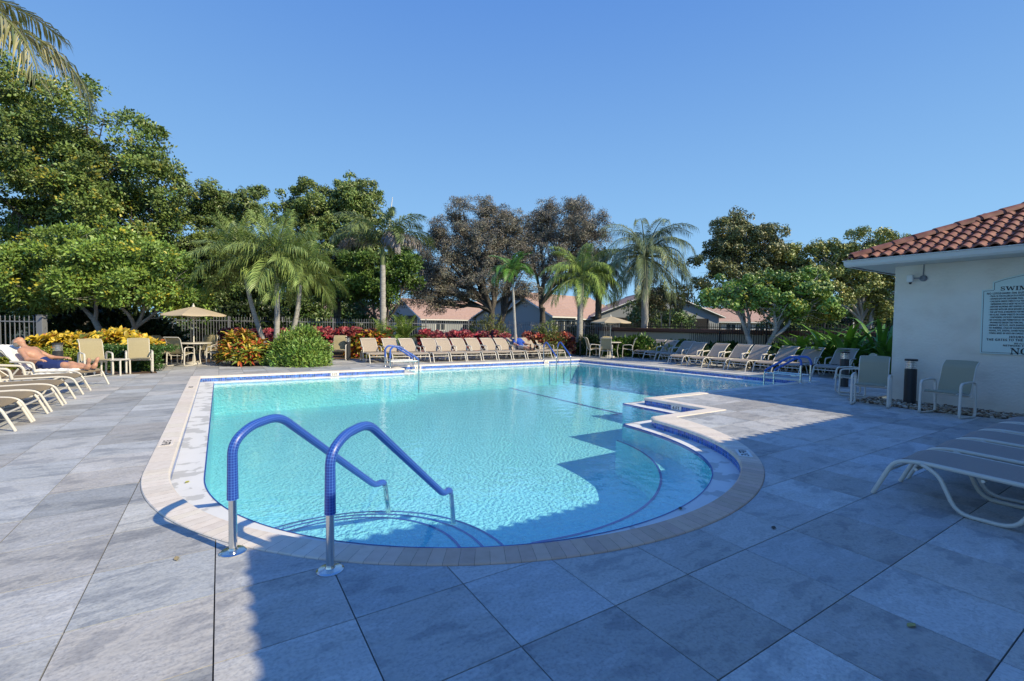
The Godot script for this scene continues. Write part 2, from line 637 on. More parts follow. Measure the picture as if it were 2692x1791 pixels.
func strip_along(b: MB, p: PackedVector2Array, q: PackedVector2Array, yp: float, yq: float) -> void:  # a band between two rings
	for k in p.size():
		var e := (k + 1) % p.size()
		b.quad(g(p[k].x, p[k].y, yp), g(p[e].x, p[e].y, yp), g(q[e].x, q[e].y, yq), g(q[k].x, q[k].y, yq))


func pool() -> void:
	var P := ring(0)
	var O := ring(1)
	var L := ring(2)
	var n := P.size()
	var root := Node3D.new()
	root.name = "pool"
	add_child(root)
	tag(root, "swimming pool shell with coping, blue mosaic band, ledge and steps", "", "", "structure")
	var stones := []
	for k in n:
		var e := (k + 1) % n
		var len := P[k].distance_to(P[e])
		var cnt := maxi(1, roundi(len / 0.49)) if k < 8 or k == n - 1 else 1
		for q in cnt:
			var gapf := 0.0014 / (len / cnt)
			var a := (q + gapf) / cnt
			var d := (q + 1 - gapf) / cnt
			var b := MB.new()
			var w := rf(0.9, 1.06)
			b.col = Color(w, w * rf(0.98, 1.01), w * rf(0.95, 1.01))
			if k > 8:  # pinker brick round the front of the bay
				var th := lerpf(14.0, 180.0, (k - 8) / 105.0)
				var pink := smoothstep(40.0, 62.0, th) * (1.0 - smoothstep(118.0, 138.0, th))
				b.col = b.col * Color(1, 1, 1).lerp(Color(0.84, 0.64, 0.56), pink)
			var p1 := P[k].lerp(P[e], a)
			var p2 := P[k].lerp(P[e], d)
			var o1 := O[k].lerp(O[e], a)
			var o2 := O[k].lerp(O[e], d)
			# bullnosed section, from the pool side to the deck side
			var sec := [[-0.02, -0.042], [-0.045, -0.035], [-0.05, -0.015], [-0.035, 0.002], [0.03, 0.012], [0.97, 0.012], [1.0, 0.005], [1.0, -0.03]]
			for s in sec.size() - 1:
				var s1: Array = sec[s]
				var s2: Array = sec[s + 1]
				var a1 := p1.lerp(o1, s1[0])
				var a2 := p2.lerp(o2, s1[0])
				var b1 := p1.lerp(o1, s2[0])
				var b2 := p2.lerp(o2, s2[0])
				b.quad(g(b1.x, b1.y, s2[1]), g(b2.x, b2.y, s2[1]), g(a2.x, a2.y, s1[1]), g(a1.x, a1.y, s1[1]))
			stones.append([b.mesh(), Transform3D()])
	bits("coping_stone", stones, root, M.coping)
	var b := MB.new()
	strip_along(b, O, P, -0.02, -0.02)
	part("coping_bed", b.mesh(), root, M.joint)
	# mosaic band under the coping
	b = MB.new()
	strip_along(b, P, P, -0.03, -0.14)
	part("band_grout", b.mesh(), root, mat(0.42, 0.50, 0.66, 0.8))
	var mo := MB.new()
	for k in n:
		var e := (k + 1) % n
		var d := (P[e] - P[k])
		var len := d.length() * SZ
		var cnt := maxi(1, roundi(len / 0.05))
		var inn := Vector2(-d.y, d.x).normalized()
		if not Geometry2D.is_point_in_polygon((P[k] + P[e]) / 2.0 + inn * 0.05, P):
			inn = -inn
		inn *= 0.006
		for q in cnt:
			for row in 2:
				var w := rf(0.6, 1.25)
				mo.col = Color(0.075 * w, 0.19 * w * rf(0.8, 1.2), 0.58 * w)
				var a := P[k].lerp(P[e], (q + 0.05) / cnt) + inn
				var f := P[k].lerp(P[e], (q + 0.95) / cnt) + inn
				var y := -0.041 - row * 0.046
				mo.quad(g(f.x, f.y, y - 0.042), g(a.x, a.y, y - 0.042), g(a.x, a.y, y), g(f.x, f.y, y))
	part("mosaic_band", mo.mesh(), root, M.mosaic, "stuff")
	# ledge, its blue edge, walls and floor
	b = MB.new()
	strip_along(b, P, L, -0.132, -0.134)
	part("ledge", b.mesh(), root, M.ledge)
	var L2 := PackedVector2Array()
	for k in n:
		var nearest := L[k].lerp(P[k], 0.035)
		L2.append(nearest)
	b = MB.new()
	strip_along(b, L2, L, -0.130, -0.130)
	strip_along(b, L, L, -0.130, -0.175)
	var plain := MB.new()  # the far and right sides have a white lip
	for k in 4:
		plain.quad(g(L[k].x, L[k].y, -0.1285), g(L[k + 1].x, L[k + 1].y, -0.1285), g(L[k + 1].x, L[k + 1].y, -0.18), g(L[k].x, L[k].y, -0.18))
	var cut := PackedInt32Array()
	for k in b.ix.size() / 3:
		var q: int = b.ix[k * 3] / 4
		if q % n > 3:
			cut.append_array(b.ix.slice(k * 3, k * 3 + 3))
	b.ix = cut
	part("ledge_edge", b.mesh(), root, M.navy)
	part("ledge_lip", plain.mesh(), root, M.ledge)
	b = MB.new()
	strip_along(b, L, L, -0.175, -1.0)
	part("pool_wall", b.mesh(), root, M.plaster)
	b = MB.new()
	b.slab(L, -1.0, -1.0, to_plan, plan_uv)
	part("pool_floor", b.mesh(), root, M.plaster)
	b = MB.new()
	b.slab(PackedVector2Array([Vector2(14.8, -21.4), Vector2(15.0, -21.4), Vector2(15.0, -11.6), Vector2(14.8, -11.6)]), -0.994, -0.994, to_plan, plan_uv)
	b.slab(PackedVector2Array([Vector2(14.4, -11.6), Vector2(15.4, -11.6), Vector2(15.4, -11.4), Vector2(14.4, -11.4)]), -0.994, -0.994, to_plan, plan_uv)
	part("lane_line", b.mesh(), root, M.navy)
	# underwater bench round the bay, with its blue edge
	var bench := MB.new()
	var rim := MB.new()
	for k in 60:
		var ab := []
		for s in [k, k + 1]:
			var th := lerpf(4.0, 118.0, s / 60.0)
			var dir := Vector2(cos(deg_to_rad(th)), sin(deg_to_rad(th)))
			var o := C + dir * 5.12 * squeeze(th)
			var r := lerpf(4.35, 4.15, smoothstep(0, 60, th)) + smoothstep(104.0, 118.0, th) * 0.95
			ab.append([o, C + dir * r, C + dir * (r + 0.05)])
		bench.quad(g(ab[0][0].x, ab[0][0].y, -0.42), g(ab[1][0].x, ab[1][0].y, -0.42), g(ab[1][1].x, ab[1][1].y, -0.42), g(ab[0][1].x, ab[0][1].y, -0.42))
		bench.quad(g(ab[0][1].x, ab[0][1].y, -0.42), g(ab[1][1].x, ab[1][1].y, -0.42), g(ab[1][1].x, ab[1][1].y, -1.0), g(ab[0][1].x, ab[0][1].y, -1.0))
		rim.quad(g(ab[0][2].x, ab[0][2].y, -0.416), g(ab[1][2].x, ab[1][2].y, -0.416), g(ab[1][1].x, ab[1][1].y, -0.416), g(ab[0][1].x, ab[0][1].y, -0.416))
	part("bench", bench.mesh(), root, M.plaster)
	part("bench_edge", rim.mesh(), root, M.navy)
	# three round steps under the handrails
	for s in 3:
		var r: float = [1.56, 1.94, 2.32][s]
		var y: float = [-0.39, -0.455, -0.52][s]
		var st := MB.new()
		var ed := MB.new()
		for k in 48:
			var a := deg_to_rad(-125.0 + 205.0 * k / 48.0)
			var d := deg_to_rad(-125.0 + 205.0 * (k + 1) / 48.0)
			var o := Vector2(0.34, -2.1)
			var p := [o, o + Vector2(cos(a), sin(a)) * r, o + Vector2(cos(d), sin(d)) * r, o + Vector2(cos(a), sin(a)) * (r - 0.045), o + Vector2(cos(d), sin(d)) * (r - 0.045)]
			st.quad(g(p[0].x, p[0].y, y), g(p[1].x, p[1].y, y), g(p[2].x, p[2].y, y), g(p[0].x, p[0].y, y))
			st.quad(g(p[1].x, p[1].y, y), g(p[1].x, p[1].y, -1.0), g(p[2].x, p[2].y, -1.0), g(p[2].x, p[2].y, y))
			ed.quad(g(p[3].x, p[3].y, y + 0.004), g(p[1].x, p[1].y, y + 0.004), g(p[2].x, p[2].y, y + 0.004), g(p[4].x, p[4].y, y + 0.004))
		var so := part("step", st.mesh(), root, M.plaster)
		part("step_edge", ed.mesh(), so, M.navy)
	# depth markers let into the coping and the band
	marker(root, g(7.72, -1.25, 0.0135), R + 0.707, "3 FT", true, true)
	marker(root, g(-1.86, -7.5, 0.0135), R - PI / 2, "3 FT", true, false)
	marker(root, g(-1.86, -16.6, 0.0135), R - PI / 2, "3 FT", true, false)
	for q in [[3.9, -20.3, 0.0, "3 FT"], [8.9, -21.95, 0.0, "4 FT"], [18.3, -21.95, 0.0, "4 FT"], [11.46, -5.75, -PI / 2, "4 FT"], [21.82, -14.9, -PI / 2 - 0.085, "5 FT"]]:
		marker(root, g(q[0], q[1], -0.083) + Basis(Vector3.UP, R + q[2]) * Vector3(0, 0, 0.007), R + q[2], q[3], false, true)
	b = MB.new()
	var W := PackedVector2Array()
	for k in n:
		W.append(L[k].lerp(P[k], 0.012))
	b.slab(W, -0.139, -0.139, to_plan, plan_uv)
	tag(part("water", b.mesh(), self, M.water), "clear rippled pool water", "", "", "structure")


func text(s: String, h: float, m: Material, depth := 0.002, font := "Droid Sans", bold := true) -> TextMesh:
	var t := TextMesh.new()
	var f := SystemFont.new()
	f.font_names = PackedStringArray([font])
	f.font_weight = 700 if bold else 400
	t.font = f
	t.text = s
	t.font_size = 32
	t.pixel_size = h / 23.0
	t.depth = depth
	t.curve_step = 4.0
	t.horizontal_alignment = HORIZONTAL_ALIGNMENT_LEFT
	t.material = m
	return t


func marker(root: Node3D, at: Vector3, yaw: float, words: String, flat: bool, plate: bool) -> void:
	var b := MB.new()
	b.box(Vector3.ZERO, Vector3(0.30, 0.15, 0.004) if flat else Vector3(0.24, 0.085, 0.006), 0.001)
	var o := part("depth_marker", b.mesh(), root, M.white if plate else M.coping, "", "white depth marker tile reading " + words if plate else "painted depth marking on the coping")
	o.position = at
	o.basis = Basis(Vector3.UP, yaw) * (Basis(Vector3.RIGHT, -PI / 2) if flat else Basis())
	var t := MeshInstance3D.new()
	t.name = "numeral"
	t.mesh = text(words, 0.085 if flat else 0.06, M.ink)
	t.position = Vector3(-0.13, 0.0, 0.003) if flat else Vector3(-0.085, 0, 0.004)
	o.add_child(t)
	if flat:  # the round no-diving sign and its small print
		var c := MB.new()
		for k in 20:
			var a := TAU * k / 20.0
			var d := TAU * (k + 1) / 20.0
			var ce := Vector3(0.085, 0.0, 0.0026)
			c.quad(ce + Vector3(cos(a), sin(a), 0) * 0.031, ce + Vector3(cos(a), sin(a), 0) * 0.039, ce + Vector3(cos(d), sin(d), 0) * 0.039, ce + Vector3(cos(d), sin(d), 0) * 0.031)
		c.quad(Vector3(0.060, 0.018, 0.0028), Vector3(0.064, 0.024, 0.0028), Vector3(0.110, -0.018, 0.0028), Vector3(0.106, -0.024, 0.0028))
		c.quad(Vector3(0.068, -0.008, 0.003), Vector3(0.072, -0.013, 0.003), Vector3(0.1, 0.012, 0.003), Vector3(0.096, 0.016, 0.003))
		part("no_diving_sign", c.mesh(), o, M.ink)
		var s := MeshInstance3D.new()
		s.name = "small_print"
		s.mesh = text("NO DIVING", 0.012, M.ink, 0.001)
		s.position = Vector3(0.136, -0.05, 0.003)
		s.rotation.z = PI / 2
		o.add_child(s)


func wall_box(b: MB, i0: float, j0: float, i1: float, j1: float, y0: float, y1: float, bev := 0.0) -> void:  # a box given by grid corners
	b.box(g((i0 + i1) / 2, (j0 + j1) / 2, (y0 + y1) / 2), Vector3((i1 - i0) * SZ, y1 - y0, (j1 - j0) * SZ), bev, R)


func clubhouse() -> void:
	var t := thing("clubhouse", "beige stucco clubhouse with red barrel tile roof at the right", "building")
	var b := MB.new()
	wall_box(b, 19.08, -2.67, 33.0, 16.0, -0.05, 2.86)
	wall_box(b, 3.9, 5.2, 19.08, 16.0, -0.05, 2.86)
	part("wall", b.mesh(), t, M.stucco)
	b = MB.new()
	wall_box(b, 18.0, -3.6, 34.0, 16.9, 2.862, 2.885)
	wall_box(b, 2.8, 4.1, 18.0, 16.9, 2.862, 2.885)
	part("soffit", b.mesh(), t, M.soffit)
	b = MB.new()
	var sec := [[0.0, 2.845], [-0.075, 2.85], [-0.10, 2.89], [-0.105, 2.965], [-0.125, 2.975], [-0.125, 2.99], [0.0, 2.985]]
	for q in [[Vector2(18.0, -3.6), Vector2(18.0, 4.1), Vector2(1, 0), Vector2(0, 1)], [Vector2(34, -3.6), Vector2(18.0, -3.6), Vector2(0, 1), Vector2(1, 0)], [Vector2(18.0, 4.1), Vector2(2.8, 4.1), Vector2(0, 1), Vector2(1, 0)], [Vector2(2.8, 4.1), Vector2(2.8, 16), Vector2(1, 0), Vector2(0, 1)]]:
		for k in sec.size() - 1:
			var pts := []
			for w in [[0, k], [0, k + 1], [1, k + 1], [1, k]]:
				var e: Vector2 = q[w[0]] + q[2] * sec[w[1]][0] / SZ
				var miter: float = sec[w[1]][0] / SZ
				if q[0] == Vector2(18.0, -3.6) and w[0] == 0:
					e.y += miter
				if q[1] == Vector2(18.0, -3.6) and w[0] == 1:
					e.x += miter
				pts.append(g(e.x, e.y, sec[w[1]][1]))
			b.quad(pts[0], pts[1], pts[2], pts[3])
	part("gutter", b.mesh(), t, M.soffit)
	# roof planes under the tiles
	var s := 0.45 * SZ
	var y0 := 2.99
	b = MB.new()
	var top := func(i: float, j: float) -> Vector3:
		var d := minf(minf(i - 18.0, j + 3.6), 34.0 - i)
		if i < 18.0 or j - 4.1 > d:
			d = maxf(d, minf(minf(j - 4.1, i - 2.8), 16.9 - j))
		return g(i, j, y0 + maxf(d, 0.0) * s)
	for q in [[[18, -3.6], [18, 4.1], [26, 12.1], [26, 4.4]], [[34, -3.6], [18, -3.6], [26, 4.4], [26, 4.4]], [[34, 16.9], [34, -3.6], [26, 4.4], [26, 12.1]], [[18, 4.1], [2.8, 4.1], [9.2, 10.5], [24.4, 10.5]], [[2.8, 4.1], [2.8, 16.9], [9.2, 10.5], [9.2, 10.5]], [[2.8, 16.9], [34, 16.9], [26, 12.1], [9.2, 10.5]]]:
		var w := []
		for p in q:
			w.append(top.call(p[0], p[1]))
		b.quad(w[1], w[0], w[3], w[2])
	var roof := part("roof", b.mesh(), t, M.clay)
	# barrel tiles: shared meshes in a few tones
	var kinds := []
	for k in 6:
		var m := MB.new()
		var w := [0.8, 1.0, 1.15, 0.9, 1.05, 0.7][k] as float
		m.col = Color(w, w * [1, 0.95, 1.1, 1, 0.9, 0.85][k], w * [1, 0.9, 1.1, 1.05, 0.85, 1.0][k])
		var rows := []
		for z in [0.0, 0.34]:
			var row := []
			for q in 11:
				var x := -0.10 + 0.20 * q / 10.0
				row.append(Vector3(x, 0.004 + 0.062 * maxf(0.0, cos(x / 0.08 * PI / 2)) + (0.028 if z > 0.1 else 0.0), z))
			rows.append(row)
		m.grid(rows)
		for q in 10:  # front lip
			var a: Vector3 = rows[1][q]
			var d: Vector3 = rows[1][q + 1]
			m.quad(a - Vector3(0, 0.032, 0.004), d - Vector3(0, 0.032, 0.004), d, a)
		kinds.append(m.mesh())
	var shown := []
	var rest := MB.new()
	for face in 4:
		var nx := 80
		for row in (18 if face == 0 else 2):
			for q in nx:
				var along := q * 0.20 / SZ
				var up := (row * 0.28 + 0.28) / SZ * 0.912
				var o: Vector3
				var yaw := R
				if face == 0:  # over the visible wall
					if along < up - 0.75 or along > 7.7 + up:
						continue
					o = top.call(18.0 + up - 0.45, -3.6 + along) + Vector3(0, 0.02, 0)
					o = g(18.0 + up, -3.6 + along, y0 + up * s + 0.015)
					yaw = R - PI / 2
				elif face == 1:
					o = g(2.8 + along * 0.24 / 0.24, 4.1 + up, y0 + up * s + 0.015)
					yaw = R + PI
					if along > 15.2 or along < up:
						continue
				elif face == 2:
					o = g(2.8 + up, 4.1 + along, y0 + up * s + 0.015)
					yaw = R - PI / 2
					if along > 12.5 or along < up:
						continue
				else:
					o = g(18 + along, -3.6 + up, y0 + up * s + 0.015)
					yaw = R + PI
					if along < up or along > 16:
						continue
				var bs := Basis(Vector3.UP, yaw) * Basis(Vector3.RIGHT, 0.424 - 0.03)
				var me: ArrayMesh = kinds[rng.randi() % 6]
				if face == 0 and row < 15 and q < 30 and shown.size() < 280:
					shown.append([me, Transform3D(bs, o)])
				else:
					var st := me.surface_get_arrays(0)
					var f := rest.v.size()
					var x := Transform3D(bs, o)
					rest.v.append_array(x * (st[Mesh.ARRAY_VERTEX] as PackedVector3Array))
					rest.n.append_array(Transform3D(bs, Vector3.ZERO) * (st[Mesh.ARRAY_NORMAL] as PackedVector3Array))
					rest.u.append_array(st[Mesh.ARRAY_TEX_UV])
					rest.c.append_array(st[Mesh.ARRAY_COLOR])
					for k in (st[Mesh.ARRAY_INDEX] as PackedInt32Array):
						rest.ix.append(f + k)
	bits("roof_tile", shown, roof, M.clay)
	part("far_roof_tiles", rest.mesh(), roof, M.clay, "stuff")
	var hips := []
	var hm := MB.new()
	hm.col = Color(1.0, 0.95, 0.95)
	var arcs := []
	for z in 2:
		var row := []
		for q in 9:
			var a := PI * q / 8.0
			var r := 0.115 + 0.02 * z
			row.append(Vector3(-cos(a) * r, sin(a) * r * 0.85, 0.43 * z))
		arcs.append(row)
	hm.grid(arcs)
	for q in 8:
		hm.quad(arcs[1][q] * Vector3(0.8, 0.75, 1), arcs[1][q + 1] * Vector3(0.8, 0.75, 1), arcs[1][q + 1], arcs[1][q])
	var hmesh := hm.mesh()
	for k in 18:
		var d := (k * 0.38 - 0.02) / 1.414 / SZ
		var a := g(18.0 + d, -3.6 + d, y0 + d * s + 0.055)
		var e := g(18.0 + d + 0.5, -3.6 + d + 0.5, y0 + (d + 0.5) * s + 0.055)
		var zd := (a - e).normalized()
		var xd := Vector3.UP.cross(zd).normalized()
		hips.append([hmesh, Transform3D(Basis(xd, zd.cross(xd), zd), a.lerp(e, 1.0))])
	bits("hip_tile", hips, roof, M.clay)
	# rules board
	var sg := thing("rules_sign", "pale green pool rules board with arched top on the clubhouse wall", "sign", g(19.08, -2.67), R - PI / 2)
	var mid := 2.56
	var poly := PackedVector2Array()
	var half := [[1.36, 1.09], [1.35, 2.285], [1.49, 2.295], [1.49, 2.43], [1.65, 2.49], [1.87, 2.545], [2.2, 2.60], [mid, 2.615]]
	for p in half:
		poly.append(Vector2(p[0], p[1]))
	for k in range(half.size() - 2, -1, -1):
		poly.append(Vector2(mid * 2 - half[k][0], half[k][1]))
	var fr := func(p: Vector2, y: float) -> Vector3: return Vector3(p.x, p.y, y)
	b = MB.new()
	var tri := Geometry2D.triangulate_polygon(poly)
	for k in range(0, tri.size(), 3):
		var pa := [poly[tri[k]], poly[tri[k + 1]], poly[tri[k + 2]]]
		if (pa[1] - pa[0]).cross(pa[2] - pa[0]) < 0:
			pa.reverse()
		b.tri3(fr.call(pa[0], 0.03), fr.call(pa[1], 0.03), fr.call(pa[2], 0.03))
	for k in poly.size():
		var e := (k + 1) % poly.size()
		b.quad(fr.call(poly[k], 0.03), fr.call(poly[e], 0.03), fr.call(poly[e], 0.002), fr.call(poly[k], 0.002))
	part("board", b.mesh(), sg, M.signface)
	b = MB.new()
	var inn: PackedVector2Array = Geometry2D.offset_polygon(poly, -0.022)[0]
	var inn2: PackedVector2Array = Geometry2D.offset_polygon(poly, -0.029)[0]
	if inn.size() == inn2.size():
		for k in inn.size():
			var e := (k + 1) % inn.size()
			b.quad(fr.call(inn[k], 0.0315), fr.call(inn[e], 0.0315), fr.call(inn2[e], 0.0315), fr.call(inn2[k], 0.0315))
		part("border_line", b.mesh(), sg, M.ink)
	var lines := [["SWIMMING POOL", 1.59, 2.295, 0.072, "Droid Serif", 1.15], ["NO LIFEGUARD ON DUTY -", 1.415, 2.213, 0.036, "Droid Sans", 0.86], ["HOURS:", 1.735, 1.41, 0.042, "Droid Sans", 0.95], ["THE GATES TO THE", 1.44, 1.355, 0.042, "Droid Sans", 0.92], ["WI-FI NE", 1.80, 1.292, 0.03, "Droid Sans", 1.0], ["NETWORK: Fla", 1.66, 1.252, 0.032, "Droid Sans", 1.0], ["NO", 1.755, 1.148, 0.112, "Droid Serif", 1.0]]
	var rules := ["- POOL IS FOR VALENCIA ISLES RESIDENTS", "- SHOWER BEFORE ENTERING POOL", "- CHILDREN UNDER TWELVE (12) YEARS", "   SWIMMING SKILLS MUST BE ACCOMPANI", "- ANYONE WEARING ANY DIAPERS OR INC", "- ANYONE WITH AN OPEN WOUND IS PROH", "- THE LAP POOL IS RESERVED FOR WALK", "- NO GLASS, SHARP OBJECTS OR OTHER ", "   CONTAINERS LOCATED THROUGHOUT TH", "- NO COOLERS ARE PERMITTED AT THE PO", "   PROHIBITED INSIDE THE FENCING. THE", "- ANIMALS, BICYCLES, SKATE BOARDS, RO", "- NO RUNNING, LOUD OR HAZARDOUS ACT", "- RADIOS, TV'S, DIGITAL SOUND DEVICES, R", "- TOWELS MUST BE USED ON CHAISES AND"]
	for k in rules.size():
		lines.append([rules[k], 1.455, 2.163 - 0.0491 * k, 0.031, "Droid Sans", 0.6])
	for k in lines.size():
		var l: Array = lines[k]
		var tm := MeshInstance3D.new()
		tm.name = "lettering" if k == 0 else "lettering_%03d" % k
		tm.mesh = text(l[0], l[3], M.ink, 0.002, l[4])
		tm.position = Vector3(l[1], l[2], 0.0325)
		tm.scale = Vector3(l[5], 1, 1)
		sg.add_child(tm)
	# camera on its bracket
	var cm := thing("security_camera", "white security camera on a short dark arm under the eave", "camera", g(19.08, -2.67), R - PI / 2)
	b = MB.new()
	b.box(Vector3(0.30, 2.575, 0.13), Vector3(0.105, 0.15, 0.11), 0.015)
	part("housing", b.mesh(), cm, M.white)
	b = MB.new()
	b.lathe([Vector2(0, -0.03), Vector2(0.018, -0.028), Vector2(0.026, 0.0), Vector2(0.03, 0.03)], 12, Vector3(0.30, 2.49, 0.13))
	part("lens", b.mesh(), cm, M.dark)
	b = MB.new()
	b.tube([Vector3(0.35, 2.58, 0.13), Vector3(0.46, 2.58, 0.06), Vector3(0.47, 2.58, 0.0)], 0.012, 8)
	b.tube([Vector3(0.47, 2.6, 0.02), Vector3(0.475, 2.86, 0.015)], 0.009, 6)
	part("arm", b.mesh(), cm, M.greyfence)
	b = MB.new()
	b.tf = Transform3D(Basis(Vector3.RIGHT, PI / 2), Vector3(0.475, 2.575, 0.0))
	b.lathe([Vector2(0.062, 0.0), Vector2(0.062, 0.03), Vector2(0.045, 0.05), Vector2(0, 0.05)], 14)
	part("junction_box", b.mesh(), cm, M.greyfence)


func fence(called: String, label: String, a: Vector3, b: Vector3, h: float, gap: float, m: Material, post: float, group := "") -> void:
	var along := (b - a)
	var len := along.length()
	var yaw := atan2(-along.z, along.x)
	var t := thing(called, label, "fence", a, yaw, group)
	var pk := MB.new()
	pk.box(Vector3(0, h / 2 - 0.03, 0), Vector3(0.02, h - 0.06, 0.02))
	pk.lathe([Vector2(0.010, h - 0.06), Vector2(0.017, h - 0.03), Vector2(0.0, h + 0.05)], 5)
	var pm := pk.mesh()
	var items := []
	var x := gap / 2
	while x < len:
		items.append([pm, Transform3D(Basis(), Vector3(x, 0, 0))])
		x += gap
	bits("picket", items, t, m)
	for y in [0.12, h - 0.16]:
		var rb := MB.new()
		rb.box(Vector3(len / 2, y, 0), Vector3(len, 0.035, 0.032))
		part("rail", rb.mesh(), t, m)
	var pb := MB.new()
	pb.box(Vector3(0, h / 2 + 0.02, 0), Vector3(post, h + 0.04, post), 0.006)
	pb.box(Vector3(0, h + 0.05, 0), Vector3(post + 0.02, 0.02, post + 0.02), 0.006)
	var posts := []
	var cnt := maxi(1, roundi(len / 2.4))
	for k in cnt + 1:
		posts.append([pb.mesh(), Transform3D(Basis(), Vector3(len * k / cnt, 0, 0.003))])
	bits("post", posts, t, m)


func fences() -> void:
	var k := g(-7.0, -35.5)
	fence("picket_fence", "grey metal picket fence behind the red hedge at the back", Vector3(-15.5, 0, -21.0), Vector3(6.4, 0, -27.6), 1.66, 0.115, M.greyfence, 0.06)
	fence("picket_fence", "black metal picket fence behind the right-hand loungers", Vector3(6.5, 0, -27.6), g(30.2, -2.5), 1.68, 0.115, M.fence, 0.06)
	fence("picket_fence", "grey picket fence section at the far left with a square post", Vector3(-20.0, 0, -14.6), Vector3(-15.2, 0, -14.9), 1.55, 0.145, M.greyfence, 0.19)
	var t := thing("low_wall", "low beige wall with a terracotta cap beyond the right-hand fence", "wall")
	var b := MB.new()
	wall_box(b, 31.6, -31.0, 32.0, -4.0, 0, 1.22)
	part("wall", b.mesh(), t, mat(0.55, 0.47, 0.36, 0.9))
	b = MB.new()
	wall_box(b, 31.4, -31.0, 32.2, -4.0, 1.222, 1.42, 0.03)
	part("cap", b.mesh(), t, mat(0.16, 0.075, 0.05, 0.8))


func house(label: String, at: Vector3, yaw: float, ln: float, w: float, wall_h: float, rise: float, wm: Material, opening := 0.0) -> void:
	var t := thing("house", label, "house", at, yaw, "houses beyond the fence")
	var b := MB.new()
	b.box(Vector3(0, wall_h / 2, 0), Vector3(ln, wall_h, w), 0.02)
	for s in [-1.0, 1.0]:
		var a := Vector3(s * (ln / 2), wall_h - 0.02, -w / 2)
		var d := Vector3(s * (ln / 2), wall_h - 0.02, w / 2)
		var e := Vector3(s * (ln / 2), wall_h + rise, 0)
		if s > 0:
			b.tri3(d, a, e)
		else:
			b.tri3(a, d, e)
	part("wall", b.mesh(), t, wm)
	var rf_ := MB.new()
	var ov := 0.5
	var run := w / 2 + ov
	var slope := rise / (w / 2)
	var courses := int(run / 0.42)
	for s in [-1.0, 1.0]:
		for k in courses:
			var z0: float = run * (1.0 - float(k) / courses)
			var z1: float = run * (1.0 - float(k + 1) / courses)
			var y0 := wall_h + rise - z0 * slope + 0.10
			var y1 := wall_h + rise - z1 * slope + 0.06
			var p := [Vector3(-ln / 2 - 0.35, y0, z0 * s), Vector3(ln / 2 + 0.35, y0, z0 * s), Vector3(ln / 2 + 0.35, y1, z1 * s), Vector3(-ln / 2 - 0.35, y1, z1 * s)]
			var dn := Vector3(0, -0.05, 0)
			if s > 0:
				rf_.quad(p[0], p[1], p[2], p[3])
				rf_.quad(p[0] + dn, p[1] + dn, p[1], p[0])
			else:
				rf_.quad(p[1], p[0], p[3], p[2])
				rf_.quad(p[1] + dn, p[0] + dn, p[0], p[1])
	rf_.tube([Vector3(-ln / 2 - 0.35, wall_h + rise + 0.06, 0), Vector3(ln / 2 + 0.35, wall_h + rise + 0.06, 0)], 0.10, 8)
	part("roof", rf_.mesh(), t, M.houseroof)
	var fa := MB.new()
	for s in [-1.0, 1.0]:
		fa.box(Vector3(0, wall_h - ov * slope + 0.0, s * (run - 0.03)), Vector3(ln + 0.7, 0.16, 0.05))
		for e in [-1.0, 1.0]:
			var x: float = e * (ln / 2 + 0.33)
			fa.tube([Vector3(x, wall_h - ov * slope - 0.02, s * run), Vector3(x, wall_h + rise - 0.02, 0)], 0.075, 4)
	part("fascia", fa.mesh(), t, M.white)
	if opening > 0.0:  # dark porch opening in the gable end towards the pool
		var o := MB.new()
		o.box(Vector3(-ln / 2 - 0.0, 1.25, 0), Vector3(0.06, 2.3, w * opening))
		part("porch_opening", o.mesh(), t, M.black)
		var po := MB.new()
		for k in 4:
			po.box(Vector3(-ln / 2 - 0.05, 1.25, w * opening * (k / 3.0 - 0.5)), Vector3(0.06, 2.3, 0.08))
		part("porch_post", po.mesh(), t, M.dark)
	for k in 3:
		var x := ln * (-0.3 + 0.3 * k)
		var f := MB.new()
		f.box(Vector3(x, 1.35, w / 2 + 0.01), Vector3(1.3, 1.3, 0.06), 0.01)
		var wo := part("window", f.mesh(), t, M.white)
		var pn := MB.new()
		pn.box(Vector3(x - 0.29, 1.35, w / 2 + 0.03), Vector3(0.52, 1.14, 0.04))
		pn.box(Vector3(x + 0.29, 1.35, w / 2 + 0.03), Vector3(0.52, 1.14, 0.04))
		part("pane", pn.mesh(), wo, mat(0.04, 0.05, 0.06, 0.08))


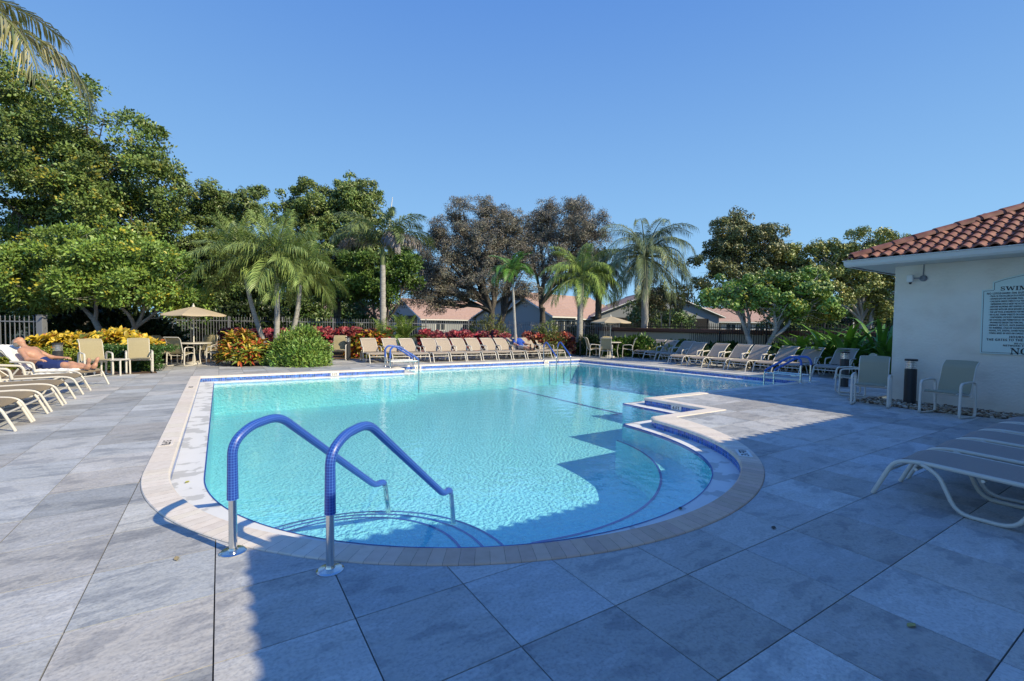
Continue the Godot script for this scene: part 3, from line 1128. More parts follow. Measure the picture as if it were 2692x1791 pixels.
func houses() -> void:
	house("long low house with a salmon tile roof behind the foxtail palm", Vector3(-19.5, 0, -60), 0.05, 10.5, 9.0, 2.05, 1.75, M.housewall)
	house("grey-gabled house mostly hidden behind the dark trees, left of the salmon roof", Vector3(-27.5, 0, -58), 0.9, 7.0, 6.0, 2.1, 1.4, M.housegrey)
	house("grey-gabled house with a pink tile roof right of the foxtail palm", Vector3(-13.2 + 4.7, 0, -56 - 3.2), 0.6, 11.4, 11.0, 2.15, 2.2, M.housegrey, 0.75)
	house("tall grey-gabled house with a pink roof behind the small green palm", Vector3(-0.1 + 5.0, 0, -50 - 5.0), 0.78, 14.0, 12.0, 2.4, 2.6, M.housegrey)
	house("small forward gable of grey stucco before the tall pink-roofed house", Vector3(2.6, 0, -48), 0.6, 3.0, 8.5, 2.5, 1.75, M.housegrey)
	house("wide house with a dark porch under a pale gable behind the big queen palm", Vector3(15.2, 0, -55), PI / 2, 14.0, 12.6, 2.75, 2.55, M.housegrey, 0.82)
	house("white-walled house half hidden by the gnarled tree at the right", Vector3(27.5, 0, -62), 0.0, 12.0, 8.0, 2.4, 1.6, M.housewall)
	var t := thing("pool_screen_enclosure", "dark screened enclosure with thin white beams beyond the right-hand trees", "screen enclosure", Vector3(33, 0, -46))
	var b := MB.new()
	for k in 6:
		b.box(Vector3(-5 + 2.0 * k, 1.7, 0), Vector3(0.09, 3.4, 0.09))
	for y in [2.68, 3.4]:
		b.box(Vector3(0, y, 0.003), Vector3(10.1, 0.09, 0.09))
	part("beam", b.mesh(), t, M.white)
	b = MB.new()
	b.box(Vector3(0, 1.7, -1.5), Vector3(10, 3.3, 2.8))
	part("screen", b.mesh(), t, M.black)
	t = thing("radio_mast", "thin white mast rising above the foxtail palm", "mast", Vector3(-8.35, 0, -30))
	b = MB.new()
	b.tube([Vector3(0, 0, 0), Vector3(0.34, 8.05, 0), Vector3(0.52, 9.6, 0)], [0.06, 0.05, 0.02], 8)
	part("pole", b.mesh(), t, M.white)


func cluster(leaves: int, spread: float, ln: float, w: float, up := 0.4, fold := 0.25, sd := 1) -> ArrayMesh:  # a spray of small folded leaves round the origin, facing +y
	var r := RandomNumberGenerator.new()
	r.seed = sd
	var b := MB.new()
	for k in leaves:
		var p := Vector3(r.randf_range(-1, 1), r.randf_range(-0.7, 0.7), r.randf_range(-1, 1)) * spread
		var d := Vector3(r.randf_range(-1, 1), r.randf_range(-0.4, 0.9) + up, r.randf_range(-1, 1)).normalized()
		var sd2 := d.cross(Vector3(r.randf_range(-0.6, 0.6), 1, r.randf_range(-0.6, 0.6))).normalized()
		var nn := sd2.cross(d).normalized()
		var l := ln * r.randf_range(0.7, 1.25)
		var ww := w * r.randf_range(0.8, 1.2)
		var t := r.randf_range(0.78, 1.2)
		b.col = Color(t * r.randf_range(0.9, 1.12), t, t * r.randf_range(0.8, 1.1))
		var m1 := p + d * l * 0.5 + nn * fold * ww
		var tip := p + d * l - nn * 0.1 * l
		var f := b.v.size()
		b.vert(p, nn)
		b.vert(p + d * l * 0.45 + sd2 * ww, (nn + sd2 * 0.4).normalized())
		b.vert(tip, nn)
		b.vert(p + d * l * 0.45 - sd2 * ww, (nn - sd2 * 0.4).normalized())
		b.vert(m1 - nn * fold * ww * 2.0, nn)
		b.tri(f, f + 1, f + 4)
		b.tri(f + 1, f + 2, f + 4)
		b.tri(f + 2, f + 3, f + 4)
		b.tri(f + 3, f, f + 4)
	return b.mesh(M.leaf)


func scatter(called: String, parent: Node3D, me: Mesh, places: Array) -> MultiMeshInstance3D:  # places: [Transform3D, Color]
	var mm := MultiMesh.new()
	mm.transform_format = MultiMesh.TRANSFORM_3D
	mm.use_colors = true
	mm.mesh = me
	mm.instance_count = places.size()
	for k in places.size():
		mm.set_instance_transform(k, places[k][0])
		mm.set_instance_color(k, places[k][1])
	var o := MultiMeshInstance3D.new()
	var nm := called
	var k2 := 0
	while parent.has_node(NodePath(nm)):
		k2 += 1
		nm = "%s_%03d" % [called, k2]
	o.name = nm
	o.multimesh = mm
	parent.add_child(o)
	o.set_meta("kind", "stuff")
	return o


func facing(out: Vector3, s: float) -> Basis:  # +y of a cluster turned towards out, with a random spin
	var y := (out.normalized() + Vector3(rf(-0.5, 0.5), rf(-0.2, 0.6), rf(-0.5, 0.5))).normalized()
	var x := y.cross(Vector3(rf(-1, 1), rf(-1, 1), rf(-1, 1))).normalized()
	return Basis(x, y, x.cross(y)).scaled_local(Vector3.ONE * s)


func ball() -> Vector3:
	var z := rf(-1, 1)
	var a := rf(0, TAU)
	var q := sqrt(1 - z * z)
	return Vector3(q * cos(a), z, q * sin(a))


func limb(b: MB, a: Vector3, e: Vector3, r0: float, r1: float, wig: float, sag := 0.0) -> Array:
	var n := 6
	var path := []
	var rad := []
	var len := (e - a).length()
	var p1 := Vector3(rf(-1, 1), rf(-0.5, 0.5), rf(-1, 1)) * wig * len
	var p2 := Vector3(rf(-1, 1), rf(-0.5, 0.5), rf(-1, 1)) * wig * len
	for k in n + 1:
		var t := float(k) / n
		var p := a.lerp(e, t) + p1 * sin(t * PI) + p2 * sin(t * TAU) * 0.6 + Vector3(0, sag * sin(t * PI) * len, 0)
		path.append(p)
		rad.append(lerpf(r0, r1, pow(t, 0.8)))
	b.tube(path, rad, 7, false)
	return path


# lobes: [x, y, z, rx, ry] in world metres; forks: where the trunk splits, above the base
func tree(called: String, label: String, base: Vector3, fork: Vector3, r: float, lobes: Array, me: Mesh, tone_: Color, dens: float, sub := 0.42, twigs := 5, trunks := 1, yellow := 0.0, bark := "bark", fill := 0.35, cover := 1.25) -> Node3D:
	var tone := tone_ * 1.45
	var t := thing(called, label, "tree", base, 0.0, "trees round the pool")
	var tb := MB.new()
	var lb := MB.new()
	var tops := []
	for k in trunks:
		var f := fork - base + (Vector3(rf(-0.8, 0.8), rf(-0.2, 0.2), rf(-0.6, 0.6)) if trunks > 1 else Vector3.ZERO)
		var p := limb(tb, Vector3(rf(-0.1, 0.1) * (trunks - 1), -0.05, rf(-0.1, 0.1) * (trunks - 1)), f, r * rf(0.85, 1.1), r * 0.6, 0.06)
		tops.append(p[-1])
	part("trunk", tb.mesh(), t, M[bark])
	var places := []
	for l in lobes:
		var c := Vector3(l[0], l[1], l[2]) - base
		var rad := Vector3(l[3], l[4], l[3] * 0.9)
		var from: Vector3 = tops[0]
		for q in tops:
			if q.distance_to(c) < from.distance_to(c):
				from = q
		var main := limb(lb, from, c, r * 0.5, r * 0.16, 0.10, 0.04)
		for q in twigs:
			var st: Vector3 = main[2 + rng.randi() % 5]
			var e := c + ball() * rad * rf(0.75, 1.0)
			var tw := limb(lb, st, e, r * 0.16, r * 0.03, 0.10)
			for q2 in 2:
				limb(lb, tw[3 + q2], c + ball() * rad * rf(0.8, 1.05), r * 0.07, r * 0.02, 0.08)
		var area: float = rad.x * rad.y * 12.0
		var clumps := maxi(5, int(area * cover / (sub * sub * 4.0)))
		for q in clumps:
			var o := ball()
			var k := rf(0.0, 1.0)
			var cc := c + o * rad * (lerpf(0.72, 1.02, k) if k > fill else rf(0.15, 0.7))
			var spray := rf(0, 1) < 0.2
			if spray:
				cc = c + o * rad * rf(1.02, 1.25)
			var cr := sub * (rf(0.4, 0.7) if spray else rf(0.6, 1.35)) * Vector3(1, rf(0.55, 0.85), 1)
			var w := rf(0.75, 1.25)
			var n := int(dens * rf(0.7, 1.3) * (0.4 if spray else 1.0))
			for z in n:
				var d := ball()
				if d.y < -0.3 and rf(0, 1) < 0.6:
					d.y = -d.y
				var hue := rf(0.88, 1.14)
				var col := Color(tone.r * w * hue, tone.g * w, tone.b * w * rf(0.8, 1.2))
				if yellow > 0.0 and rf(0, 1) < yellow:
					col = Color(tone.g * 1.5, tone.g * 1.35, tone.b * 0.8) * w
				places.append([Transform3D(facing(d + o * 0.6, rf(0.75, 1.3)), cc + d * cr * rf(0.55, 1.0)), col])
	part("branches", lb.mesh(), t, M[bark])
	scatter("crown", t, me, places)
	return t


func trees() -> void:
	rng.seed = 11
	var broad := cluster(12, 0.16, 0.135, 0.038, 0.5, 0.25, 3)
	var medium := cluster(11, 0.17, 0.13, 0.036, 0.4, 0.25, 4)
	var fresh := cluster(12, 0.14, 0.115, 0.034, 0.6, 0.25, 6)
	var fine := cluster(16, 0.24, 0.085, 0.02, 0.3, 0.2, 5)
	tree("evergreen_tree", "tallest broad dark green tree at the far left edge", Vector3(-19.5, 0, -21), Vector3(-19, 3.6, -20.6), 0.34, [[-21, 9.7, -20, 2.9, 2.8], [-18.3, 8.3, -20, 3.1, 2.4], [-16.9, 6.8, -20, 2.2, 2.2], [-21.0, 6.0, -20.5, 2.4, 2.2], [-16.0, 5.6, -20.5, 1.5, 1.6], [-18.6, 5.4, -21.5, 2.2, 1.4]], broad, Color(0.12, 0.175, 0.045), 32, 0.62, 6, 1, 0.08)
	tree("spreading_tree", "low spreading bright green tree behind the yellow crotons", Vector3(-14.6, 0, -16.8), Vector3(-14.4, 1.3, -16.7), 0.15, [[-16.7, 3.0, -16.6, 1.8, 1.0], [-14.7, 3.5, -16.3, 1.9, 1.2], [-12.8, 3.0, -16.3, 1.4, 0.95], [-17.9, 2.6, -16.9, 1.2, 0.9], [-13.9, 2.6, -15.8, 1.5, 0.7], [-12.2, 2.3, -16.9, 0.9, 0.7]], fresh, Color(0.145, 0.225, 0.05), 34, 0.38, 6, 3, 0.05, "palmbark", 0.2)
	tree("shade_tree", "dark broad-leaved tree behind the left patio umbrella", Vector3(-15.6, 0, -25), Vector3(-15.5, 2.2, -25), 0.26, [[-16.2, 7.5, -25, 1.8, 1.2], [-14.3, 7.4, -25, 1.3, 1.1], [-16.2, 5.6, -25, 2.1, 1.8], [-14.1, 4.4, -25, 1.8, 1.6], [-17.4, 4.2, -25, 1.4, 1.7], [-14.8, 3.0, -24.5, 1.4, 0.9]], medium, Color(0.105, 0.15, 0.045), 36, 0.46, 5)
	tree("shade_tree", "tall round-topped dark tree behind the three leaning palms", Vector3(-10.2, 0, -27), Vector3(-10.2, 2.6, -27), 0.28, [[-10.6, 8.1, -27, 2.3, 1.4], [-9.0, 8.7, -27, 1.3, 1.1], [-12.4, 7.4, -27, 1.3, 1.0], [-10.8, 6.1, -27, 2.7, 1.8], [-8.4, 6.0, -27, 1.7, 1.9], [-12.2, 4.4, -27, 1.6, 1.5], [-10.4, 3.9, -27, 2.2, 1.1]], medium, Color(0.115, 0.16, 0.045), 36, 0.46, 5)
	tree("shade_tree", "smaller glossy green tree directly behind the foxtail palm trunk", Vector3(-7.6, 0, -26), Vector3(-7.6, 1.7, -26), 0.16, [[-8.1, 4.2, -26, 1.6, 1.2], [-6.8, 3.6, -26, 1.2, 1.1], [-9.2, 3.2, -26, 1.2, 0.9], [-6.0, 4.6, -26.4, 0.9, 1.0]], broad, Color(0.085, 0.15, 0.03), 34, 0.45, 5, 2)
	tree("feathery_tree", "broad grey-brown feathery tree over the pink-roofed house", Vector3(-1.7, 0, -32), Vector3(-1.4, 2.4, -32), 0.33, [[-2.9, 8.0, -32, 2.5, 1.8], [-4.4, 6.0, -32, 2.0, 2.0], [-0.9, 7.2, -32, 1.8, 2.1], [-3.2, 4.6, -32, 2.5, 1.4], [-5.6, 4.3, -32, 1.4, 1.4], [-0.2, 5.4, -32, 1.6, 1.9], [-2.2, 6.0, -32, 1.8, 1.6], [-3.8, 8.9, -32, 0.7, 1.0], [-1.9, 9.0, -32, 0.6, 1.0], [-0.3, 8.8, -32, 0.6, 0.9], [-5.3, 7.4, -32, 0.8, 0.9], [-6.8, 5.6, -32.5, 1.2, 1.5], [-7.4, 3.8, -32, 1.4, 1.0], [-5.4, 3.2, -31.5, 1.8, 0.8], [0.9, 3.9, -32, 1.0, 0.8], [0.9, 7.6, -32.4, 1.1, 1.3], [0.6, 6.2, -32.2, 1.0, 1.0]], fine, Color(0.145, 0.14, 0.12), 22, 0.34, 14, 2, 0.0, "bark", 0.3, 0.75)
	tree("feathery_tree", "grey-brown feathery tree left of the big queen palm", Vector3(2.3, 0, -33), Vector3(2.6, 2.8, -33), 0.26, [[3.6, 8.6, -33, 2.3, 1.6], [5.1, 7.6, -33, 1.6, 1.9], [2.7, 6.2, -33, 1.9, 1.8], [1.6, 8.3, -33, 1.1, 1.4], [4.4, 5.6, -33, 1.6, 1.3], [2.6, 9.6, -33, 0.6, 1.1], [4.4, 9.7, -33, 0.7, 0.9], [5.9, 8.6, -33, 0.7, 1.0]], fine, Color(0.14, 0.136, 0.118), 22, 0.34, 14, 2, 0.0, "bark", 0.3, 0.75)
	tree("olive_tree", "tall dark olive tree just right of the big queen palm", Vector3(13.4, 0, -27), Vector3(13.4, 2.6, -27), 0.2, [[12.8, 6.9, -27, 1.4, 1.0], [14.3, 6.3, -27, 1.8, 1.2], [12.2, 5.0, -27, 1.7, 1.6], [15.2, 5.0, -27, 1.3, 1.2], [13.7, 4.2, -26.5, 1.5, 1.0], [13.2, 7.7, -27.2, 0.6, 0.5]], medium, Color(0.14, 0.15, 0.065), 22, 0.40, 8, 1, 0.05)
	tree("gnarled_tree", "low gnarled tree with twisted grey trunk behind the right-hand loungers", Vector3(9.95, 0, -18.6), Vector3(10.0, 1.15, -18.7), 0.17, [[9.6, 3.1, -19, 1.3, 0.6], [11.0, 2.9, -19, 1.5, 0.7], [11.8, 2.3, -18.7, 1.2, 0.6], [8.7, 2.6, -19, 0.8, 0.5], [12.2, 3.2, -19, 0.8, 0.7], [10.4, 2.4, -18.3, 0.8, 0.35]], medium, Color(0.13, 0.21, 0.045), 20, 0.32, 12, 2, 0.06, "palmbark", 0.1)
	tree("olive_tree", "olive tree with paired pale trunks beside the clubhouse corner", Vector3(19.6, 0, -26), Vector3(19.6, 2.0, -26), 0.17, [[17.6, 5.2, -26, 1.4, 1.0], [19.6, 6.0, -26, 1.6, 0.9], [20.9, 5.0, -26, 1.3, 1.4], [18.6, 3.9, -26, 1.6, 1.1], [20.8, 3.3, -26, 1.1, 1.2], [16.4, 4.9, -26.4, 1.4, 1.3], [22.6, 4.6, -26, 1.4, 1.4], [18.4, 6.0, -26.4, 1.0, 0.8], [21.4, 6.0, -26.4, 1.0, 0.9], [17.2, 3.2, -25.5, 1.1, 0.7]], medium, Color(0.17, 0.195, 0.06), 28, 0.44, 7, 2, 0.08, "palmbark")
	tree("bare_tree", "thin pale-limbed tree with few leaves behind the big queen palm trunk", Vector3(8.9, 0, -27.5), Vector3(8.8, 1.2, -27.5), 0.1, [[8.4, 3.0, -27.5, 0.7, 1.2], [9.7, 3.4, -27.5, 0.9, 0.8]], medium, Color(0.10, 0.10, 0.06), 7, 0.3, 10, 2, 0.1, "palmbark", 0.1)
	var far := [[-26.0, -36.0, 4.2, 5.0, "dark tree mass behind the left lounger row"], [-33.0, -34.0, 4.0, 4.0, "dark green tree beyond the left edge fence"], [-22.5, -34.0, 3.0, 3.0, "dark tree low between the tall left tree and the shade tree"], [-3.0, -85.0, 3.4, 3.5, "distant pale green tree between the two pink roofs"], [9.0, -88.0, 3.6, 4.0, "distant round tree above the tall pink-roofed house"], [24.5, -40.0, 3.2, 3.4, "dark tree behind the gnarled tree"], [31.0, -38.0, 3.4, 3.4, "dark tree against the screened enclosure"], [40.0, -42.0, 4.5, 4.0, "dark tree behind the clubhouse corner"], [-17.0, -35.0, 3.6, 3.2, "dark tree mass behind the left patio umbrella"], [-12.5, -36.0, 2.6, 2.4, "low dark tree mass behind the leaning palms"], [-30.0, -27.0, 3.6, 3.4, "dark tree behind the spreading bright tree"], [14.0, -44.0, 3.0, 3.2, "dark tree behind the wide house gable"], [-34.0, -20.0, 4.2, 4.4, "dark tree farthest left beyond the grey fence"], [-38.0, -9.0, 4.2, 4.0, "dark tree left of the lounger row, outside the picture"]]
	for q in far:
		tree("background_tree", q[4], Vector3(q[0], 0, q[1]), Vector3(q[0], 1.5, q[1]), 0.22, [[q[0] - 0.8, q[3], q[1], q[2] * 0.7, q[2] * 0.55], [q[0] + 1.3, q[3] - 0.8, q[1], q[2] * 0.6, q[2] * 0.5], [q[0], q[3] - 1.7, q[1] + 0.5, q[2] * 0.8, q[2] * 0.4]], cluster(12, 0.34, 0.24, 0.06, 0.4, 0.25, 8), Color(0.07, 0.115, 0.032), 24, 0.8, 4)


# a feather frond: midrib along +z, rising at e0 and bending over by bend radians
func frond(ln: float, e0: float, bend: float, lf: float, pairs: int, droop: float, w: float, c1: Color, c2: Color, vee := 0.35, sd := 1, plume := 0.0) -> ArrayMesh:
	var r := RandomNumberGenerator.new()
	r.seed = sd
	var b := MB.new()
	var path := []
	var dirs := []
	var p := Vector3.ZERO
	var n := 16
	for k in n + 1:
		var t := float(k) / n
		var e := e0 - bend * pow(t, 1.3)
		path.append(p)
		dirs.append(Vector3(0, sin(e), cos(e)))
		p += dirs[-1] * ln / n
	b.col = c1.lerp(Color(0.22, 0.22, 0.08), 0.5)
	var rad := []
	for k in n + 1:
		rad.append(lerpf(0.022, 0.004, float(k) / n) * (ln / 1.8))
	b.tube(path, rad, 5, false)
	for k in pairs:
		var t := lerpf(0.12, 0.995, (k + r.randf_range(-0.3, 0.3)) / pairs)
		var x := clampf(t, 0.0, 0.999) * n
		var i := int(x)
		var o: Vector3 = path[i].lerp(path[i + 1], x - i)
		var d: Vector3 = dirs[i]
		var up := Vector3(0, d.z, -d.y)
		var l := lf * (0.45 + 0.55 * sin(PI * pow(t, 0.75))) * r.randf_range(0.85, 1.1)
		for s in [-1.0, 1.0]:
			var v: float = vee + r.randf_range(-0.12, 0.12) + (r.randf_range(-1.4, 1.2) * plume)
			var out := (Vector3(s, 0, 0) * cos(v) + up * sin(v) + d * lerpf(0.5, 1.1, t)).normalized()
			var m1 := o + out * l * 0.5 - Vector3(0, droop * l * 0.14, 0)
			var m2 := o + out * l * (1.0 - droop * 0.28) - Vector3(0, droop * l * r.randf_range(0.5, 0.75), 0)
			var side := out.cross(up).normalized() * w * (0.5 + 0.5 * sin(PI * t)) + up * w * 0.25
			b.col = c1.lerp(c2, r.randf()) * r.randf_range(0.82, 1.15)
			var f := b.v.size()
			var nn := side.cross(out).normalized()
			if nn.y < 0:
				nn = -nn
			b.vert(o, nn)
			b.vert(m1 + side, nn)
			b.vert(m1 - side, nn)
			b.vert(m2, nn)
			b.tri(f, f + 1, f + 2)
			b.tri(f + 1, f + 3, f + 2)
	return b.mesh(M.frond)


# fr: [[mesh, yaw, roll], ...]
func palm(called: String, label: String, base: Vector3, top: Vector3, r0: float, r1: float, bow: Vector3, fr: Array, shaft: float, shaftcol: Material, bark := "palmbark", cat := "palm tree") -> Node3D:
	var t := thing(called, label, cat, base, 0.0, "palms round the pool")
	var b := MB.new()
	var path := []
	var rad := []
	var n := 26
	var to := top - base
	for k in n + 1:
		var u := float(k) / n
		path.append(to * u + bow * sin(u * PI) + Vector3(0, -0.03 if k == 0 else 0.0, 0))
		rad.append(lerpf(r0, r1, pow(u, 0.6)) * (1.04 if k % 2 == 0 else 0.97) * (1.25 if k == 0 else 1.0))
	b.tube(path, rad, 10)
	part("trunk", b.mesh(), t, M[bark])
	var d := (path[n] - path[n - 1]).normalized() as Vector3
	if shaft > 0.0:
		b = MB.new()
		b.tube([to, to + d * shaft * 0.3, to + d * shaft * 0.75, to + d * shaft], [r1 * 1.0, r1 * 1.25, r1 * 0.8, r1 * 0.4], 10)
		part("crownshaft", b.mesh(), t, shaftcol)
	var items := []
	var up := Basis(Vector3.UP.cross(d).normalized(), Vector3.UP.angle_to(d)) if d.y < 0.999 else Basis()
	for q in fr:
		items.append([q[0], Transform3D(up * Basis(Vector3.UP, q[1]) * Basis(Vector3.BACK, q[2]), to + d * shaft * 0.9)])
	bits("frond", items, t, M.frond)
	return t


func spin(meshes: Array, cnt: int, start := 0.0) -> Array:  # fronds round the crown, youngest upright
	var out := []
	for k in cnt:
		var m: Mesh = meshes[mini(int(float(k) / cnt * meshes.size()), meshes.size() - 1)]
		out.append([m, start + k * 2.39996 + rf(-0.25, 0.25), rf(-0.25, 0.25)])
	return out


func palms() -> void:
	rng.seed = 31
	var g1 := Color(0.17, 0.26, 0.07)
	var g2 := Color(0.36, 0.46, 0.15)
	var green := mat(0.16, 0.20, 0.07, 0.5)
	var brown := mat(0.24, 0.13, 0.08, 0.8)
	# three leaning palms in the front bed
	var a := []
	for q in [[1.35, 0.5, 1], [1.0, 1.1, 2], [0.6, 1.3, 3], [0.15, 1.2, 4], [-0.35, 0.9, 5]]:
		a.append(frond(1.85, q[0], q[1], 0.80, 56, 0.75, 0.015, g1, g2, 0.3, q[2], 0.35))
	palm("leaning_palm", "leaning palm with pale curved trunk, leftmost of the three behind the croton bush", Vector3(-8.95, 0, -17.2), Vector3(-10.02, 3.25, -17.3), 0.11, 0.07, Vector3(-0.12, 0, 0), spin(a, 25, 0.4), 0.6, green)
	palm("leaning_palm", "upright middle palm of the three, with a brown leaf base below its crown", Vector3(-8.75, 0, -17.0), Vector3(-8.68, 3.15, -17.0), 0.12, 0.08, Vector3(0.05, 0, 0), spin(a, 28, 1.4), 0.75, brown)
	palm("leaning_palm", "right-leaning palm of the three, with long drooping fronds", Vector3(-8.75, 0, -17.5), Vector3(-8.1, 2.9, -17.6), 0.12, 0.075, Vector3(0.16, 0, 0), spin(a, 27, 2.6), 0.55, green)
	# foxtail palm with dead fronds
	var fx := []
	for q in [[1.25, 1.7, 1], [0.95, 1.9, 2], [0.75, 1.9, 3]]:
		fx.append(frond(2.8, q[0], q[1], 0.55, 190, 0.5, 0.019, Color(0.13, 0.19, 0.07), Color(0.27, 0.34, 0.14), 0.2, q[2], 1.5))
	var dead := frond(2.7, 0.65, 2.1, 0.52, 200, 0.7, 0.019, Color(0.34, 0.30, 0.28), Color(0.58, 0.53, 0.50), 0.1, 9, 1.5)
	var fl := spin(fx, 12, 0.3)
	for y in [-1.5, 0.55, 1.25, 1.75]:
		fl.append([dead, y, 0.0])
	palm("foxtail_palm", "foxtail palm with a smooth grey trunk and hanging dead grey fronds", Vector3(-6.05, 0, -21.6), Vector3(-6.1, 4.2, -21.7), 0.17, 0.12, Vector3.ZERO, fl, 0.9, green)
	# small green palm between the loungers
	var ad := []
	for q in [[1.2, 1.3, 1], [0.75, 1.9, 2], [0.35, 1.8, 3]]:
		ad.append(frond(1.35, q[0], q[1], 0.48, 40, 0.6, 0.02, Color(0.07, 0.19, 0.03), Color(0.13, 0.28, 0.045), 0.3, q[2]))
	palm("small_palm", "slim bright green palm growing between the far loungers", Vector3(0.22, 0, -21.2), Vector3(0.0, 3.35, -21.2), 0.075, 0.055, Vector3.ZERO, spin(ad, 14, 0.2), 0.6, green)
	# queen palms
	var qs := []
	for q in [[1.3, 1.5, 1], [0.9, 2.1, 2], [0.4, 1.9, 3], [-0.1, 1.3, 4]]:
		qs.append(frond(2.6, q[0], q[1], 0.78, 70, 0.95, 0.014, Color(0.15, 0.25, 0.05), Color(0.30, 0.42, 0.10), 0.15, q[2], 0.2))
	palm("queen_palm", "yellow-green queen palm with a thick ringed trunk left of the right patio umbrella", Vector3(3.55, 0, -24.3), Vector3(3.6, 3.7, -24.4), 0.17, 0.15, Vector3.ZERO, spin(qs, 24, 0.5), 0.35, green)
	var qb := []
	for q in [[1.3, 2.0, 1], [0.95, 2.6, 2], [0.55, 2.5, 3], [0.1, 1.8, 4], [-0.4, 1.1, 5]]:
		qb.append(frond(3.6, q[0], q[1], 0.90, 90, 1.0, 0.013, Color(0.10, 0.15, 0.07), Color(0.26, 0.32, 0.16), 0.12, q[2], 0.2))
	palm("queen_palm", "big dark queen palm with long drooping fronds at right of centre", Vector3(7.45, 0, -25.8), Vector3(7.4, 5.0, -26), 0.23, 0.17, Vector3.ZERO, spin(qb, 36, 0.0), 0.45, green)
	var sb := []
	for q in [[1.2, 0.9, 1], [0.7, 1.5, 2], [0.1, 1.4, 3], [-0.5, 0.9, 4]]:
		sb.append(frond(1.9, q[0], q[1], 0.95, 46, 0.8, 0.02, Color(0.07, 0.11, 0.045), Color(0.15, 0.19, 0.08), 0.2, q[2]))
	palm("cabbage_palm", "shaggy dark palm with a brown trunk behind the right patio umbrella", Vector3(5.4, 0, -29), Vector3(5.4, 4.6, -29), 0.2, 0.2, Vector3.ZERO, spin(sb, 26, 0.7), 0.3, brown, "bark")
	# near palm whose fronds hang into the top left corner
	var nf := []
	for q in [[1.0, 2.6, 1], [0.55, 2.2, 2], [1.2, 1.7, 3]]:
		nf.append(frond(4.1, q[0], q[1], 0.85, 140, 0.9, 0.022, Color(0.13, 0.17, 0.035), Color(0.62, 0.56, 0.33), 0.1, q[2], 0.35))
	palm("coconut_palm", "tall palm just outside the left edge, its yellowing fronds hanging into the top left corner", Vector3(-12.0, 0, -8.6), Vector3(-11.35, 5.6, -8.1), 0.2, 0.15, Vector3.ZERO, [[nf[0], 1.6, 0.0], [nf[1], 1.05, 0.0], [nf[0], 2.1, 0.0], [nf[2], 3.0, 0.0], [nf[0], 4.2, 0.0], [nf[1], 5.3, 0.0], [nf[2], 0.2, 0.0], [nf[1], -1.5, 0.0]], 0.5, green)
	# small feathery palm clump in the far hedge
	var ar := []
	for q in [[1.4, 0.8, 1], [1.15, 1.4, 2], [0.8, 1.8, 3]]:
		ar.append(frond(1.5, q[0], q[1], 0.42, 30, 0.5, 0.014, Color(0.10, 0.20, 0.03), Color(0.22, 0.30, 0.05), 0.35, q[2]))
	palm("areca_palm", "small feathery palm clump in the red hedge behind the far loungers", Vector3(-4.9, 0, -20.9), Vector3(-4.88, 0.5, -20.9), 0.08, 0.06, Vector3.ZERO, spin(ar, 26, 0.0), 0.1, green)
	palm("areca_palm", "smaller feathery palm clump at the foot of the foxtail palm", Vector3(-5.9, 0, -21.0), Vector3(-5.9, 0.35, -21.0), 0.08, 0.06, Vector3.ZERO, spin(ar, 14, 0.9), 0.1, green)


func rosette(n: int, ln: float, w: float, e0: float, cols: Array, sd: int, wavy := 0.0) -> ArrayMesh:  # broad leaves in a whorl
	var r := RandomNumberGenerator.new()
	r.seed = sd
	var b := MB.new()
	for k in n:
		var yaw := k * 2.39996 + r.randf_range(-0.3, 0.3)
		var e := e0 * r.randf_range(0.5, 1.3) * (1.0 - 0.5 * k / n)
		var l := ln * r.randf_range(0.75, 1.15)
		var d0 := Basis(Vector3.UP, yaw)
		b.col = cols[r.randi() % cols.size()] * r.randf_range(0.8, 1.15)
		var rows := []
		var p := Vector3.ZERO
		for s in 5:
			var t := s / 4.0
			var ee := e - t * 0.9
			var ww := w * sin(PI * clampf(0.12 + t * 0.86, 0, 1)) * 0.5
			var tw := Vector3(0, r.randf_range(-wavy, wavy) * w, 0)
			rows.append([d0 * (p + Vector3(-ww, ww * 0.5, 0) + tw), d0 * p, d0 * (p + Vector3(ww, ww * 0.5, 0) - tw)])
			p += Vector3(0, sin(ee), cos(ee)) * l / 4.0
		b.grid(rows)
	return b.mesh(M.leaf)


